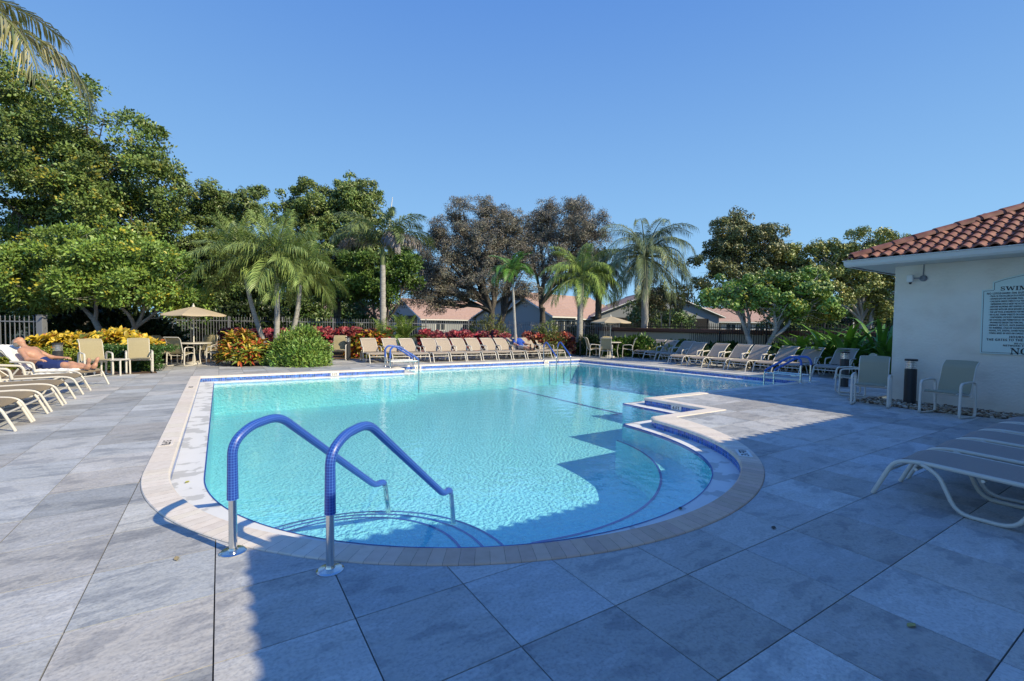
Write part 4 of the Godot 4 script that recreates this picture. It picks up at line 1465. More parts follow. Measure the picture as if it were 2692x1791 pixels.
func planting() -> void:
	rng.seed = 57
	# yellow croton hedge, left
	var yel := [Color(0.62, 0.42, 0.03), Color(0.70, 0.50, 0.05), Color(0.45, 0.33, 0.03), Color(0.48, 0.16, 0.04), Color(0.16, 0.20, 0.03)]
	var kinds := []
	for k in 5:
		kinds.append(rosette(10, 0.27, 0.115, 1.1, yel, 70 + k, 0.2))
	var t := thing("croton_hedge", "yellow and orange croton hedge behind the left chairs", "hedge", Vector3(-13.0, 0, -14.6))
	var items := []
	for k in 190:
		var p := Vector3(rf(-1.75, 1.75), 0, rf(-0.5, 0.45))
		var h := 0.93 + 0.1 * sin(p.x * 3.0) - 0.22 * absf(p.x / 1.75) * absf(p.x / 1.75)
		p.y = h * rf(0.55, 1.0) if p.z > 0.2 else h * rf(0.85, 1.02)
		items.append([kinds[rng.randi() % 5], Transform3D(facing(Vector3(0, 1.2, 0.8), rf(0.8, 1.2)), p)])
	bits("leaf_rosette", items, t, M.leaf)
	var stems := MB.new()
	for k in 40:
		var p := Vector3(rf(-1.6, 1.6), 0, rf(-0.4, 0.35))
		stems.tube([p, p + Vector3(rf(-0.1, 0.1), 0.7, rf(-0.1, 0.1))], [0.012, 0.006], 5, false)
	part("stems", stems.mesh(), t, M.bark)
	# croton bush in the front bed
	var mix_ := [Color(0.42, 0.33, 0.03), Color(0.50, 0.40, 0.05), Color(0.40, 0.07, 0.03), Color(0.12, 0.16, 0.02), Color(0.14, 0.20, 0.03), Color(0.48, 0.20, 0.04)]
	kinds = []
	for k in 5:
		kinds.append(rosette(11, 0.34, 0.07, 1.2, mix_, 90 + k, 0.15))
	t = thing("croton_bush", "red, yellow and green croton bush at the foot of the leaning palms", "shrub", Vector3(-9.15, 0, -15.75))
	items = []
	for k in 120:
		var o := ball()
		o.y = absf(o.y)
		o.z = o.z if rf(0, 1) < 0.35 else absf(o.z)
		var p := Vector3(o.x * 0.74, 0.18 + o.y * 0.92, o.z * 0.6) * rf(0.75, 1.0)
		items.append([kinds[rng.randi() % 5], Transform3D(facing(o + Vector3(0, 0.7, 0), rf(0.8, 1.15)), p)])
	bits("leaf_rosette", items, t, M.leaf)
	stems = MB.new()
	for k in 24:
		stems.tube([Vector3(rf(-0.2, 0.2), 0, rf(-0.2, 0.2)), Vector3(rf(-0.6, 0.6), 0.7, rf(-0.4, 0.45))], [0.014, 0.006], 5, false)
	part("stems", stems.mesh(), t, M.bark)
	# small-leaved shrubs: [label, name, at, size, tone, count, mesh]
	var small := cluster(14, 0.085, 0.06, 0.017, 0.6, 0.2, 12)
	var lance := cluster(10, 0.11, 0.12, 0.022, 0.7, 0.2, 13)
	var big := cluster(8, 0.12, 0.16, 0.05, 0.4, 0.2, 14)
	for q in [["round_shrub", "dense round green shrub right of the croton bush in the front bed", Vector3(-7.35, 0, -15.9), Vector3(0.98, 1.18, 0.75), Color(0.20, 0.33, 0.065), 1300, lance], ["boxwood_hedge", "low clipped dark green hedge below the yellow crotons", Vector3(-11.5, 0, -13.95), Vector3(1.15, 0.62, 0.42), Color(0.05, 0.12, 0.022), 1300, small], ["green_shrub", "light yellow-green low shrub left of the clipped hedge", Vector3(-14.0, 0, -13.8), Vector3(1.5, 0.55, 0.4), Color(0.22, 0.26, 0.03), 900, small], ["wild_shrub", "loose yellow-green shrub left of the small green palm", Vector3(-1.15, 0, -22.6), Vector3(1.25, 1.85, 0.7), Color(0.15, 0.17, 0.045), 420, lance], ["wild_shrub", "loose yellow-green shrub between the small palm and the queen palm", Vector3(1.7, 0, -22.7), Vector3(0.95, 1.5, 0.6), Color(0.14, 0.18, 0.04), 420, lance], ["wild_shrub", "spiky dark green shrub beside the queen palm trunk", Vector3(4.0, 0, -23.6), Vector3(0.75, 0.95, 0.5), Color(0.04, 0.09, 0.02), 420, lance], ["green_shrub", "dark glossy shrubs between the right patio set and the loungers", Vector3(6.1, 0, -22.9), Vector3(1.5, 0.85, 0.6), Color(0.07, 0.15, 0.025), 800, big]]:
		t = thing(q[0], q[1], "hedge" if q[0] == "boxwood_hedge" else "shrub", q[2])
		var places := []
		for k in q[5]:
			var o := ball()
			o.y = absf(o.y)
			var p := o * Vector3(q[3].x, q[3].y, q[3].z) * (1.0 - 0.4 * pow(rf(0, 1), 3.0)) * (1.0 + 0.16 * sin(o.x * 7.0 + o.z * 5.0) * cos(o.y * 7.0))
			if q[0] == "boxwood_hedge":
				p = Vector3(rf(-1, 1) * q[3].x, q[3].y, rf(-1, 1) * q[3].z)
				if rf(0, 1) < 0.65:
					p.z = q[3].z
					p.y *= rf(0.03, 1)
				p += ball() * 0.05
			var w := rf(0.7, 1.3)
			places.append([Transform3D(facing(o + Vector3(0, 0.3, 0), rf(0.8, 1.2)), p), Color(q[4].r * w * rf(0.8, 1.25), q[4].g * w, q[4].b * w)])
		scatter("foliage", t, q[6], places)
		var sm := MB.new()
		for k in 9:
			sm.tube([Vector3(rf(-0.15, 0.15), 0, rf(-0.1, 0.1)), Vector3(rf(-0.7, 0.7) * q[3].x, q[3].y * 0.75, rf(-0.5, 0.5) * q[3].z)], [0.018, 0.006], 5, false)
		part("stems", sm.mesh(), t, M.bark)
	# red hedge along the back, a run of plants
	var redk := [Color(0.27, 0.028, 0.042), Color(0.38, 0.06, 0.07), Color(0.18, 0.018, 0.03), Color(0.09, 0.02, 0.025), Color(0.32, 0.12, 0.08)]
	var red := rosette(10, 0.19, 0.075, 0.9, redk, 120, 0.1)
	var red2 := rosette(10, 0.18, 0.07, 0.8, [Color(0.30, 0.06, 0.03), Color(0.34, 0.12, 0.04), Color(0.15, 0.02, 0.02)], 121, 0.1)
	for q in [["deep red leafy hedge behind the left patio table", -12.6, -20.2, -9.6, -21.2, 1.0, 700], ["deep red leafy hedge between the round shrub and the foxtail palm", -9.5, -21.3, -5.9, -22.3, 1.10, 1000], ["red leafy hedge behind the middle of the far lounger row", -4.3, -21.6, -0.2, -22.4, 1.04, 1000], ["red leafy hedge right of the small green palm", 0.6, -22.5, 3.1, -23.3, 1.0, 650]]:
		t = thing("red_hedge", q[0], "hedge", Vector3(q[1], 0, q[2]))
		var places := []
		for k in q[6]:
			var u := rf(0, 1)
			var z := rf(-0.45, 0.5)
			var p := Vector3((q[3] - q[1]) * u, 0, (q[4] - q[2]) * u + z)
			var h: float = q[5] * (1.0 + 0.07 * sin(p.x * 4.3) + 0.05 * sin(p.x * 9.7))
			p.y = h * (rf(0.15, 1.0) if z > 0.15 else rf(0.8, 1.0))
			var w := rf(0.7, 1.3)
			var tn: Color = [Color(1.15, 1.1, 1.1), Color(0.7, 0.7, 0.8), Color(1.5, 1.3, 1.3), Color(1.1, 1.8, 1.2), Color(0.55, 0.7, 0.6)][rng.randi() % 5]
			places.append([Transform3D(facing(Vector3(0, 0.8, 0.9), rf(0.7, 1.2)), p), tn * w])
		scatter("foliage", t, red2 if q[1] > 0.0 else red, places)
	var am := cluster(9, 0.13, 0.14, 0.05, 0.5, 0.2, 15)
	t = thing("orange_shrub", "orange and yellow leafed shrub behind the first far loungers", "shrub", Vector3(-6.15, 0, -20.0))
	var pl := []
	for k in 330:
		var o := ball()
		o.y = absf(o.y)
		pl.append([Transform3D(facing(o, rf(0.8, 1.2)), o * Vector3(1.1, 1.02, 0.4)), [Color(0.5, 0.24, 0.03), Color(0.45, 0.34, 0.03), Color(0.35, 0.05, 0.03), Color(0.10, 0.13, 0.02)][rng.randi() % 4]])
	scatter("foliage", t, am, pl)
	# ground cover behind the right-hand loungers
	for q in [["dark glossy hedge behind the right-hand loungers", 28.6, -24.0, 29.6, -10.0, 0.62, Color(0.045, 0.10, 0.02), 2600], ["pale yellow-green ground cover behind the far right loungers", 27.9, -24.0, 28.5, -9.0, 0.42, Color(0.34, 0.36, 0.12), 1200]]:
		t = thing("ground_cover_hedge", q[0], "hedge", g(q[1], q[2]), R)
		pl = []
		for k in q[7]:
			var p := Vector3(rf(0, q[3] - q[1]) * SZ, 0, rf(0, q[4] - q[2]) * SZ)
			p.y = q[5] * (rf(0.1, 1.0) if p.x < 0.25 else rf(0.75, 1.0)) * (1.0 + 0.12 * sin(p.z * 2.7))
			var w := rf(0.65, 1.35)
			pl.append([Transform3D(facing(Vector3(-0.7, 0.9, 0.3), rf(0.8, 1.2)), p), Color(q[6].r * w * rf(0.85, 1.2), q[6].g * w, q[6].b * w)])
		scatter("foliage", t, big, pl)
	# strap-leaved lilies beside the clubhouse
	for q in [[26.5, -10.2, 1.6, "leftmost"], [26.9, -9.0, 1.9, "second from left"], [27.6, -8.2, 2.1, "tall left"], [26.6, -7.6, 1.9, "tall middle"], [27.7, -6.6, 2.2, "tallest"], [26.8, -6.0, 1.9, "second from right"], [27.2, -4.8, 1.9, "rightmost"]]:
		t = thing("strap_lily", q[3] + " clump of big strap-leaved lilies beside the clubhouse corner", "plant", g(q[0] + 1.8, q[1]), rf(0, TAU), "strap lilies")
		items = []
		for k in 28:
			var m := MB.new()
			var rows := []
			var p := Vector3.ZERO
			var e := rf(0.75, 1.45)
			var l: float = q[2] * rf(0.8, 1.2)
			var w := rf(0.85, 1.2)
			m.col = Color(0.13 * w, 0.28 * w, 0.04 * w)
			for s in 8:
				var u := s / 7.0
				var ww := 0.075 * pow(sin(PI * clampf(0.16 + u * 0.83, 0, 1)), 0.7)
				rows.append([p + Vector3(-ww, ww * 0.35, 0), p, p + Vector3(ww, ww * 0.35, 0)])
				p += Vector3(0, sin(e - u * u * 1.5), cos(e - u * u * 1.5)) * l / 7.0
			m.grid(rows)
			items.append([m.mesh(), Transform3D(Basis(Vector3.UP, k * 2.4 + rf(-0.3, 0.3)), Vector3(rf(-0.05, 0.05), 0, rf(-0.05, 0.05)))])
		bits("leaf", items, t, M.leaf)
	# dark undergrowth beyond the fences
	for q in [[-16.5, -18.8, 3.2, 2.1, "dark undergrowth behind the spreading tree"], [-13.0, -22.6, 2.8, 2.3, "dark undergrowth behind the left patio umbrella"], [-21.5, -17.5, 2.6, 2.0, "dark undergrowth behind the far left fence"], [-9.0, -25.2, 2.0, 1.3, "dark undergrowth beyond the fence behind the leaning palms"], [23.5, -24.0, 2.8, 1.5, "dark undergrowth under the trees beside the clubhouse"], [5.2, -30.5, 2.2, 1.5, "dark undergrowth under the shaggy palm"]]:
		t = thing("undergrowth", q[4], "shrub", Vector3(q[0], 0, q[1]))
		pl = []
		for k in 700:
			var o := ball()
			o.y = absf(o.y)
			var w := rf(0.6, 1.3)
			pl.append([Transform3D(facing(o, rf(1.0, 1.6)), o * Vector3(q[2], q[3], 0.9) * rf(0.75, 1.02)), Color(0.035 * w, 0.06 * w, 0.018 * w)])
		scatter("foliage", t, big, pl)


func sling(b: MB, path: Array, hw: float, sag: float, us: float) -> void:  # cloth with thickness along a side profile of Vector2(z, y)
	for side in 2:
		var rows := []
		for k in path.size():
			var p: Vector2 = path[k]
			var q: Vector2 = path[mini(k + 1, path.size() - 1)] - path[maxi(k - 1, 0)]
			var nn := Vector2(-q.y, q.x).normalized()
			var row := []
			for x in 7:
				var u := x / 3.0 - 1.0
				var o := p - nn * (sag * (1.0 - u * u) + (0.006 if side == 1 else 0.0))
				row.append(Vector3(u * hw * (1 if side == 0 else -1), o.y, o.x))
			rows.append(row)
		b.grid(rows, us, us * path.size() / 6.0)


func curve2(pts: Array, r: float) -> Array:
	var a := []
	for p in pts:
		a.append(Vector3(0, p.y, p.x))
	var out := []
	for p in fil(a, r, 4):
		out.append(Vector2(p.z, p.y))
	return out


func side_tube(pts: Array, x: float, r: float, rad: float, m := 7, flatx := 1.0) -> MB:
	var a := []
	for p in pts:
		a.append(Vector3(x, p.y, p.x))
	var b := MB.new()
	b.tube(fil(a, r, 4), rad, m, true, 1.0, Vector2(flatx, 1))
	return b


func make_lounger(flat: bool, tone: Color) -> Node3D:  # foot end at the origin, head towards +z
	var t := thing("sun_lounger", "", "sun lounger")
	for s in [-1.0, 1.0]:
		part("side_rail", side_tube([Vector2(0, 0.0), Vector2(0.15, 0.34), Vector2(0.32, 0.37), Vector2(1.24, 0.345)], s * 0.315, 0.1, 0.019).mesh(), t, M.frame)
		part("skid_leg", side_tube([Vector2(0.34, 0.362), Vector2(0.46, 0.30), Vector2(0.58, 0.018), Vector2(0.92, 0.018), Vector2(1.06, 0.34)], s * 0.335, 0.1, 0.017).mesh(), t, M.frame)
		if flat:
			part("back_rail", side_tube([Vector2(1.2, 0.35), Vector2(1.96, 0.36)], s * 0.29, 0.1, 0.017).mesh(), t, M.frame)
			part("rear_leg", side_tube([Vector2(1.3, 0.34), Vector2(1.42, 0.018), Vector2(1.72, 0.018), Vector2(1.86, 0.34)], s * 0.335, 0.1, 0.017).mesh(), t, M.frame)
		else:
			part("back_rail", side_tube([Vector2(1.2, 0.355), Vector2(1.66, 0.80), Vector2(1.80, 0.87)], s * 0.29, 0.12, 0.017).mesh(), t, M.frame)
			part("rear_leg", side_tube([Vector2(1.1, 0.34), Vector2(1.36, 0.018), Vector2(1.62, 0.018), Vector2(1.3, 0.42)], s * 0.335, 0.06, 0.017).mesh(), t, M.frame)
			part("armrest", side_tube([Vector2(0.98, 0.35), Vector2(1.02, 0.55), Vector2(1.36, 0.575), Vector2(1.44, 0.57)], s * 0.345, 0.07, 0.018, 7, 1.4).mesh(), t, M.frame)
	var b := MB.new()
	for z in [[0.10, 0.24], [0.30, 0.30], [0.72, 0.32], [1.2, 0.33]]:
		b.tube([Vector3(-0.31, z[1], z[0]), Vector3(0.31, z[1], z[0])], 0.014, 6)
	part("cross_bars", b.mesh(), t, M.frame)
	b = MB.new()
	b.col = tone
	sling(b, curve2([Vector2(0.13, 0.335), Vector2(0.2, 0.372), Vector2(0.34, 0.385), Vector2(0.7, 0.375), Vector2(1.2, 0.362)], 0.08), 0.30, 0.012, 1.0)
	part("seat_sling", b.mesh(), t, M.sling)
	b = MB.new()
	b.col = tone * 0.97
	if flat:
		sling(b, curve2([Vector2(1.22, 0.368), Vector2(1.6, 0.372), Vector2(1.95, 0.376)], 0.08), 0.285, 0.010, 1.0)
	else:
		sling(b, curve2([Vector2(1.215, 0.375), Vector2(1.4, 0.56), Vector2(1.655, 0.815), Vector2(1.80, 0.885)], 0.12), 0.285, 0.010, 1.0)
	part("back_sling", b.mesh(), t, M.sling)
	b = MB.new()
	var e := Vector3(0, 0.36, 1.96) if flat else Vector3(0, 0.868, 1.80)
	b.tube([e - Vector3(0.3, 0, 0), e + Vector3(0.3, 0, 0)], 0.017, 7)
	part("head_bar", b.mesh(), t, M.frame)
	return t


func make_chair(tone: Color) -> Node3D:  # faces +z
	var t := thing("patio_chair", "", "chair")
	for s in [-1.0, 1.0]:
		part("arm_frame", side_tube([Vector2(0.0, 0.017), Vector2(0.25, 0.017), Vector2(0.23, 0.60), Vector2(-0.06, 0.625), Vector2(-0.21, 0.61), Vector2(-0.24, 0.017), Vector2(0.0, 0.017)], s * 0.285, 0.07, 0.017, 7, 1.35).mesh(), t, M.frame)
		part("back_rail", side_tube([Vector2(0.25, 0.41), Vector2(0.2, 0.425), Vector2(-0.19, 0.365), Vector2(-0.33, 0.88), Vector2(-0.42, 0.95)], s * 0.235, 0.08, 0.014).mesh(), t, M.frame)
	var b := MB.new()
	for z in [[0.2, 0.405], [-0.15, 0.35]]:
		b.tube([Vector3(-0.285, z[1], z[0]), Vector3(0.285, z[1], z[0])], 0.013, 6)
	b.tube([Vector3(-0.235, 0.95, -0.42), Vector3(0.235, 0.95, -0.42)], 0.014, 6)
	part("cross_bars", b.mesh(), t, M.frame)
	b = MB.new()
	b.col = tone
	sling(b, curve2([Vector2(0.26, 0.415), Vector2(0.2, 0.442), Vector2(0.0, 0.415), Vector2(-0.175, 0.385), Vector2(-0.25, 0.62), Vector2(-0.32, 0.88), Vector2(-0.42, 0.965)], 0.07), 0.232, 0.012, 1.0)
	part("sling", b.mesh(), t, M.sling)
	return t


func bollard(at: Vector3, label: String, h := 0.92) -> void:
	var t := thing("bollard_light", label, "bollard light", at, 0.0, "bollard lights")
	var b := MB.new()
	b.lathe([Vector2(0.10, 0), Vector2(0.10, h - 0.20), Vector2(0.075, h - 0.19), Vector2(0.0, h - 0.19)], 24)
	part("column", b.mesh(), t, M.dark)
	b = MB.new()
	b.lathe([Vector2(0.05, h - 0.19), Vector2(0.05, h - 0.04)], 18)
	for k in 3:
		var y := h - 0.165 + k * 0.045
		b.lathe([Vector2(0.05, y), Vector2(0.086, y - 0.006), Vector2(0.086, y + 0.002), Vector2(0.05, y + 0.012)], 18)
	part("louvre", b.mesh(), t, M.steel)
	b = MB.new()
	b.lathe([Vector2(0.092, h - 0.19), Vector2(0.092, h - 0.035)], 24)
	part("lens", b.mesh(), t, M.glass)
	b = MB.new()
	b.lathe([Vector2(0, h - 0.035), Vector2(0.105, h - 0.034), Vector2(0.106, h), Vector2(0.10, h + 0.004), Vector2(0, h + 0.005)], 24)
	part("cap", b.mesh(), t, M.dark)


func umbrella_set(at: Vector3, which: String, chairs: Array, proto: Node3D) -> void:
	var t := thing("patio_table", "round white patio table under the tan umbrella at the " + which, "table", at, 0.0, "patio tables")
	var b := MB.new()
	b.lathe([Vector2(0, 0.70), Vector2(0.52, 0.70), Vector2(0.535, 0.71), Vector2(0.535, 0.73), Vector2(0.52, 0.74), Vector2(0.03, 0.74)], 32)
	part("tabletop", b.mesh(), t, M.frame)
	for k in 4:
		b = MB.new()
		var d := Vector3(cos(k * PI / 2 + 0.5), 0, sin(k * PI / 2 + 0.5))
		b.tube(fil([d * 0.42, d * 0.34 + Vector3(0, 0.3, 0), d * 0.42 + Vector3(0, 0.70, 0)], 0.2, 5), 0.018, 7)
		part("leg", b.mesh(), t, M.frame)
	t = thing("patio_umbrella", "tan patio umbrella over the white table at the " + which, "umbrella", at, 0.3, "patio umbrellas")
	b = MB.new()
	b.tube([Vector3(0, 0.0, 0), Vector3(0, 1.97, 0)], 0.022, 10)
	part("pole", b.mesh(), t, M.frame)
	b = MB.new()
	b.lathe([Vector2(0.24, 0), Vector2(0.24, 0.05), Vector2(0.06, 0.09), Vector2(0.035, 0.3), Vector2(0.024, 0.3)], 20)
	part("base", b.mesh(), t, M.frame)
	for k in 8:
		var a0 := TAU * k / 8.0
		var a1 := TAU * (k + 1) / 8.0
		var rows := []
		for s in 6:
			var u := s / 5.0
			var r := 0.97 * u + 0.02
			var row := []
			for q in 5:
				var w := q / 4.0
				var dir := Vector3(cos(a0), 0, sin(a0)).lerp(Vector3(cos(a1), 0, sin(a1)), w)
				row.append(dir * r + Vector3(0, 1.97 - 0.27 * pow(u, 1.1) - 0.02 * u * sin(PI * w), 0))
			rows.append(row)
		var edge := []
		for p in rows[5]:
			edge.append(p - Vector3(0, 0.045, 0))
		rows.append(edge)
		b = MB.new()
		b.grid(rows)
		part("canopy_panel", b.mesh(), t, M.canvas)
		b = MB.new()
		b.tube([Vector3(cos(a0), 0, sin(a0)) * 0.03 + Vector3(0, 1.93, 0), Vector3(cos(a0), 0, sin(a0)) * 0.97 + Vector3(0, 1.685, 0)], 0.009, 5)
		b.tube([Vector3(cos(a0), 0, sin(a0)) * 0.03 + Vector3(0, 1.55, 0), Vector3(cos(a0), 0, sin(a0)) * 0.6 + Vector3(0, 1.81, 0)], 0.007, 5)
		part("rib", b.mesh(), t, M.frame)
	b = MB.new()
	b.lathe([Vector2(0.0, 1.96), Vector2(0.05, 1.97), Vector2(0.04, 2.0), Vector2(0.018, 2.03), Vector2(0.024, 2.06), Vector2(0, 2.09)], 12)
	part("finial", b.mesh(), t, M.frame)
	for c in chairs:
		dup(proto, at + Vector3(c[0], 0, c[1]), c[2], c[3] + " at the " + which, "chairs at the patio tables")


func handrail(called: String, label: String, at: Vector3, yaw: float, prof: Array, s0: float, ends: bool) -> Node3D:  # profile of Vector2(along +x, height)
	var t := thing(called, label, "handrail", at, yaw)
	var a := []
	for p in prof:
		a.append(Vector3(p.x, p.y, 0))
	var path := fil(a, 0.11, 7)
	var sl := []
	var post := []
	var tail := []
	for p in path:
		if p.y < s0 and sl.is_empty():
			post.append(p)
		elif p.x < prof[-1].x - (0.10 if ends else 0.015) or (p.y > prof[-2].y - 0.03 and ends):
			sl.append(p)
		else:
			tail.append(p)
	sl.push_front(Vector3(0, s0, 0))
	post.append(Vector3(0, s0 + 0.05, 0))
	tail.push_front(sl[-1] - (sl[-1] - sl[-2]).normalized() * 0.03)
	var b := MB.new()
	b.tube(post, 0.0245, 14)
	part("post", b.mesh(), t, M.steel)
	b = MB.new()
	var rad := []
	for k in sl.size():
		rad.append(0.034 if k == 0 else 0.0305)
	b.tube(sl, rad, 16, true, 1.0)
	for k in b.u.size():
		b.u[k] = Vector2(b.u[k].x * 6.0, b.u[k].y * 29.0)
	part("grip_sleeve", b.mesh(), t, M.sleeve)
	b = MB.new()
	b.tube(tail, 0.0245, 12)
	part("lower_post", b.mesh(), t, M.steel)
	b = MB.new()
	b.lathe([Vector2(0.08, 0.0), Vector2(0.08, 0.006), Vector2(0.068, 0.013), Vector2(0.03, 0.018), Vector2(0.0255, 0.03)], 28)
	part("flange", b.mesh(), t, M.steel)
	return t


func furniture() -> void:
	rng.seed = 77
	# handrails at the near steps
	var d := Vector2(0.74, -0.67)
	var yaw := R + atan2(-d.y, d.x)
	var prof := [Vector2(0, 0), Vector2(0, 0.715), Vector2(0.14, 0.80), Vector2(0.40, 0.82), Vector2(1.68, -0.125), Vector2(1.86, -0.135), Vector2(1.96, -0.62)]
	handrail("handrail", "left of the two steel handrails with blue mesh sleeves at the near pool steps", g(-0.84, -1.81, 0.0), yaw, prof, 0.35, true)
	handrail("handrail", "right of the two steel handrails with blue mesh sleeves at the near pool steps", g(-0.03, -0.9, 0.0), yaw, prof, 0.35, true)
	var lp := [Vector2(0, 0), Vector2(0, 0.62), Vector2(0.10, 0.72), Vector2(0.30, 0.72), Vector2(0.96, 0.30), Vector2(1.0, 0.2), Vector2(1.0, -0.9)]
	handrail("ladder_rail", "blue-sleeved ladder rail at the far left pool corner, nearer of the pair", g(6.9, -20.9), R, lp, 0.34, false)
	handrail("ladder_rail", "blue-sleeved ladder rail at the far left pool corner, farther of the pair", g(6.9, -21.8), R, lp, 0.34, false)
	handrail("ladder_rail", "left dark blue ladder rail on the right side of the pool", g(21.1, -6.62), R + PI / 2, lp, 0.5, false)
	handrail("ladder_rail", "right dark blue ladder rail on the right side of the pool", g(21.85, -6.56), R + PI / 2, lp, 0.5, false)
	handrail("ladder_rail", "left blue ladder rail at the far edge below the last far loungers", g(18.45, -22.5), R - PI / 2, [Vector2(0, 0), Vector2(0, 0.62), Vector2(0.10, 0.76), Vector2(0.22, 0.76), Vector2(0.85, 0.24), Vector2(0.9, 0.15), Vector2(0.9, -0.9)], 0.55, false)
	handrail("ladder_rail", "right blue ladder rail at the far edge below the last far loungers", g(19.7, -22.5), R - PI / 2, [Vector2(0, 0), Vector2(0, 0.62), Vector2(0.10, 0.76), Vector2(0.22, 0.76), Vector2(0.85, 0.24), Vector2(0.9, 0.15), Vector2(0.9, -0.9)], 0.55, false)
	for q in [[6.9, -21.35, R, 0.53, "white transfer step between the ladder rails at the far left corner", M.white], [21.47, -6.6, R + PI / 2, 0.45, "grey step frame between the dark blue ladder rails on the right", M.steel]]:
		var st := thing("ladder_step", q[4], "step", g(q[0], q[1]), q[2])
		var bb := MB.new()
		for k in (5 if q[5] == M.white else 1):
			bb.box(Vector3(0.22 + 0.165 * k, 0.19, 0), Vector3(0.15, 0.035, q[3] - 0.06), 0.01)
		part("tread", bb.mesh(), st, q[5])
		bb = MB.new()
		for z in [-1.0, 1.0]:
			bb.tube([Vector3(0.02, 0.22, z * q[3] / 2), Vector3(0.98, 0.22, z * q[3] / 2)], 0.018, 7)
		part("side_bar", bb.mesh(), st, M.white if q[5] == M.white else M.steel)
	# loungers
	var tan_ := Color(0.36, 0.28, 0.18)
	var pale := Color(0.55, 0.46, 0.36)
	var grey := Color(0.46, 0.39, 0.33)
	var lt := make_lounger(false, tan_)
	var first := true
	var left := [-10.85, -12.05, -13.4, -14.75, -16.75, -18.5]
	for k in 6:
		var at := g(-4.72, left[k])
		var lb: String = ["nearest tan lounger in the left row, cut by the picture edge", "second tan lounger from the camera in the left row", "third tan lounger from the camera in the left row", "fourth tan lounger from the camera in the left row", "tan lounger right in front of the sunbather in the left row", "tan lounger with white towels that the sunbather lies on"][k]
		place(lt, k == 0, at, R - PI / 2 - (0.42 if k == 5 else 0.0), lb, "tan loungers in the left row")
	var lf := make_lounger(false, pale)
	for k in 12:
		var i: float = [7.2, 8.5, 9.75, 11.0, 12.2, 13.35, 14.55, 15.75, 16.95, 18.15, 19.3, 20.6][k]
		place(lf, k == 0, g(i, -23.25 - 0.85 * clampf((10.0 - i) / 3.0, 0, 1)), R + PI + rf(-0.06, 0.06), "pale white-framed lounger, %s from the left in the far row%s" % [ORD[k], ", under a man in blue" if k == 9 else ""], "pale loungers along the far pool edge")
	var lr := make_lounger(false, grey)
	var js := [-20.9, -19.3, -17.8, -15.75, -14.2, -12.85, -11.55, -10.2, -8.85, -7.3]
	for k in 10:
		place(lr, k == 0, g([26.2, 25.6, 25.5, 24.0, 23.9, 24.1, 24.1, 24.3, 24.4, 24.7][k], js[k]), R + PI / 2 + rf(-0.06, 0.06), "grey-tan sling lounger, %s from the far end in the right-hand row" % ORD[k], "loungers along the right side of the pool")
	var ln := make_lounger(true, Color(0.45, 0.38, 0.34))
	for k in 5:
		place(ln, k == 0, g(7.93 + 1.36 * k, 0.98), R + rf(-0.015, 0.015), "flat grey-brown lounger by the right edge, %s from the camera" % ["nearest", "second", "third", "fourth", "farthest"][k], "flat loungers in the shade at the right")
	# chairs
	var ct := make_chair(Color(0.47, 0.40, 0.24))
	place(ct, true, g(-5.5, -22.6), R + 0.45, "tan sling armchair left of the little white side table", "tan armchairs")
	place(ct, false, g(-4.1, -23.3), R + 0.15, "tan sling armchair right of the little white side table", "tan armchairs")
	place(ct, false, g(5.6, -27.5), R - 0.35, "lone tan armchair right of the round green shrub", "tan armchairs")
	var cg := make_chair(Color(0.42, 0.40, 0.29))
	var f1 := Vector2(-0.98, -0.18)
	place(cg, true, g(16.98, -0.63), atan2(f1.x * cos(R) + f1.y * sin(R), -f1.x * sin(R) + f1.y * cos(R)), "grey-green sling armchair against the clubhouse wall beside the bollard light", "armchairs by the clubhouse")
	f1 = Vector2(-0.97, 0.24)
	place(cg, false, g(17.0, -2.5), atan2(f1.x * cos(R) + f1.y * sin(R), -f1.x * sin(R) + f1.y * cos(R)), "grey-green sling armchair at the clubhouse corner, left of the bollard light", "armchairs by the clubhouse")
	f1 = Vector2(-0.49, -0.87)
	place(cg, false, g(19.2, -3.95), atan2(f1.x * cos(R) + f1.y * sin(R), -f1.x * sin(R) + f1.y * cos(R)), "armchair seen in profile behind the corner armchair", "armchairs by the clubhouse")
	var t := thing("side_table", "little white side table between the two tan armchairs", "side table", g(-4.85, -22.75), R - 0.4)
	var b := MB.new()
	b.box(Vector3(0, 0.415, 0), Vector3(0.5, 0.03, 0.46), 0.008)
	part("tabletop", b.mesh(), t, M.frame)
	for x in [-1.0, 1.0]:
		for z in [-1.0, 1.0]:
			b = MB.new()
			b.tube([Vector3(x * 0.225, 0, z * 0.2), Vector3(x * 0.22, 0.40, z * 0.195)], 0.022, 8)
			part("leg", b.mesh(), t, M.frame)
	umbrella_set(Vector3(-10.95, 0, -15.85), "left patio set", [[-0.75, 0.15, PI / 2 + 0.1, "armchair facing right"], [0.8, -0.1, -PI / 2, "armchair facing left"], [0.1, 0.78, PI, "armchair with its back to the pool"], [-0.15, -0.85, 0.1, "armchair facing the pool"]], ct)
	umbrella_set(Vector3(4.75, 0, -22.3), "right patio set", [[-0.85, 0.15, PI / 2 + 0.1, "armchair facing right"], [0.85, 0.0, -PI / 2 - 0.2, "armchair facing left"], [-0.35, 0.75, PI - 0.2, "armchair with its back to the pool"], [0.15, -0.85, 0.1, "armchair facing the pool"]], ct)
	bollard(g(18.5, -1.95), "black bollard light on the pebbles by the clubhouse wall")
	bollard(Vector3(-11.15, 0, -11.3), "dark bollard light behind the sunbather's lounger", 0.9)
	bollard(Vector3(-6.55, 0, -18.4), "dark bollard light in front of the red hedge, left of the first far lounger")
	bollard(g(21.8, -5.2), "black bollard light among the lilies behind the corner armchair")
	b = MB.new()
	b.tube([Vector3.ZERO, Vector3(0, 0.75, 0)], 0.04, 8)
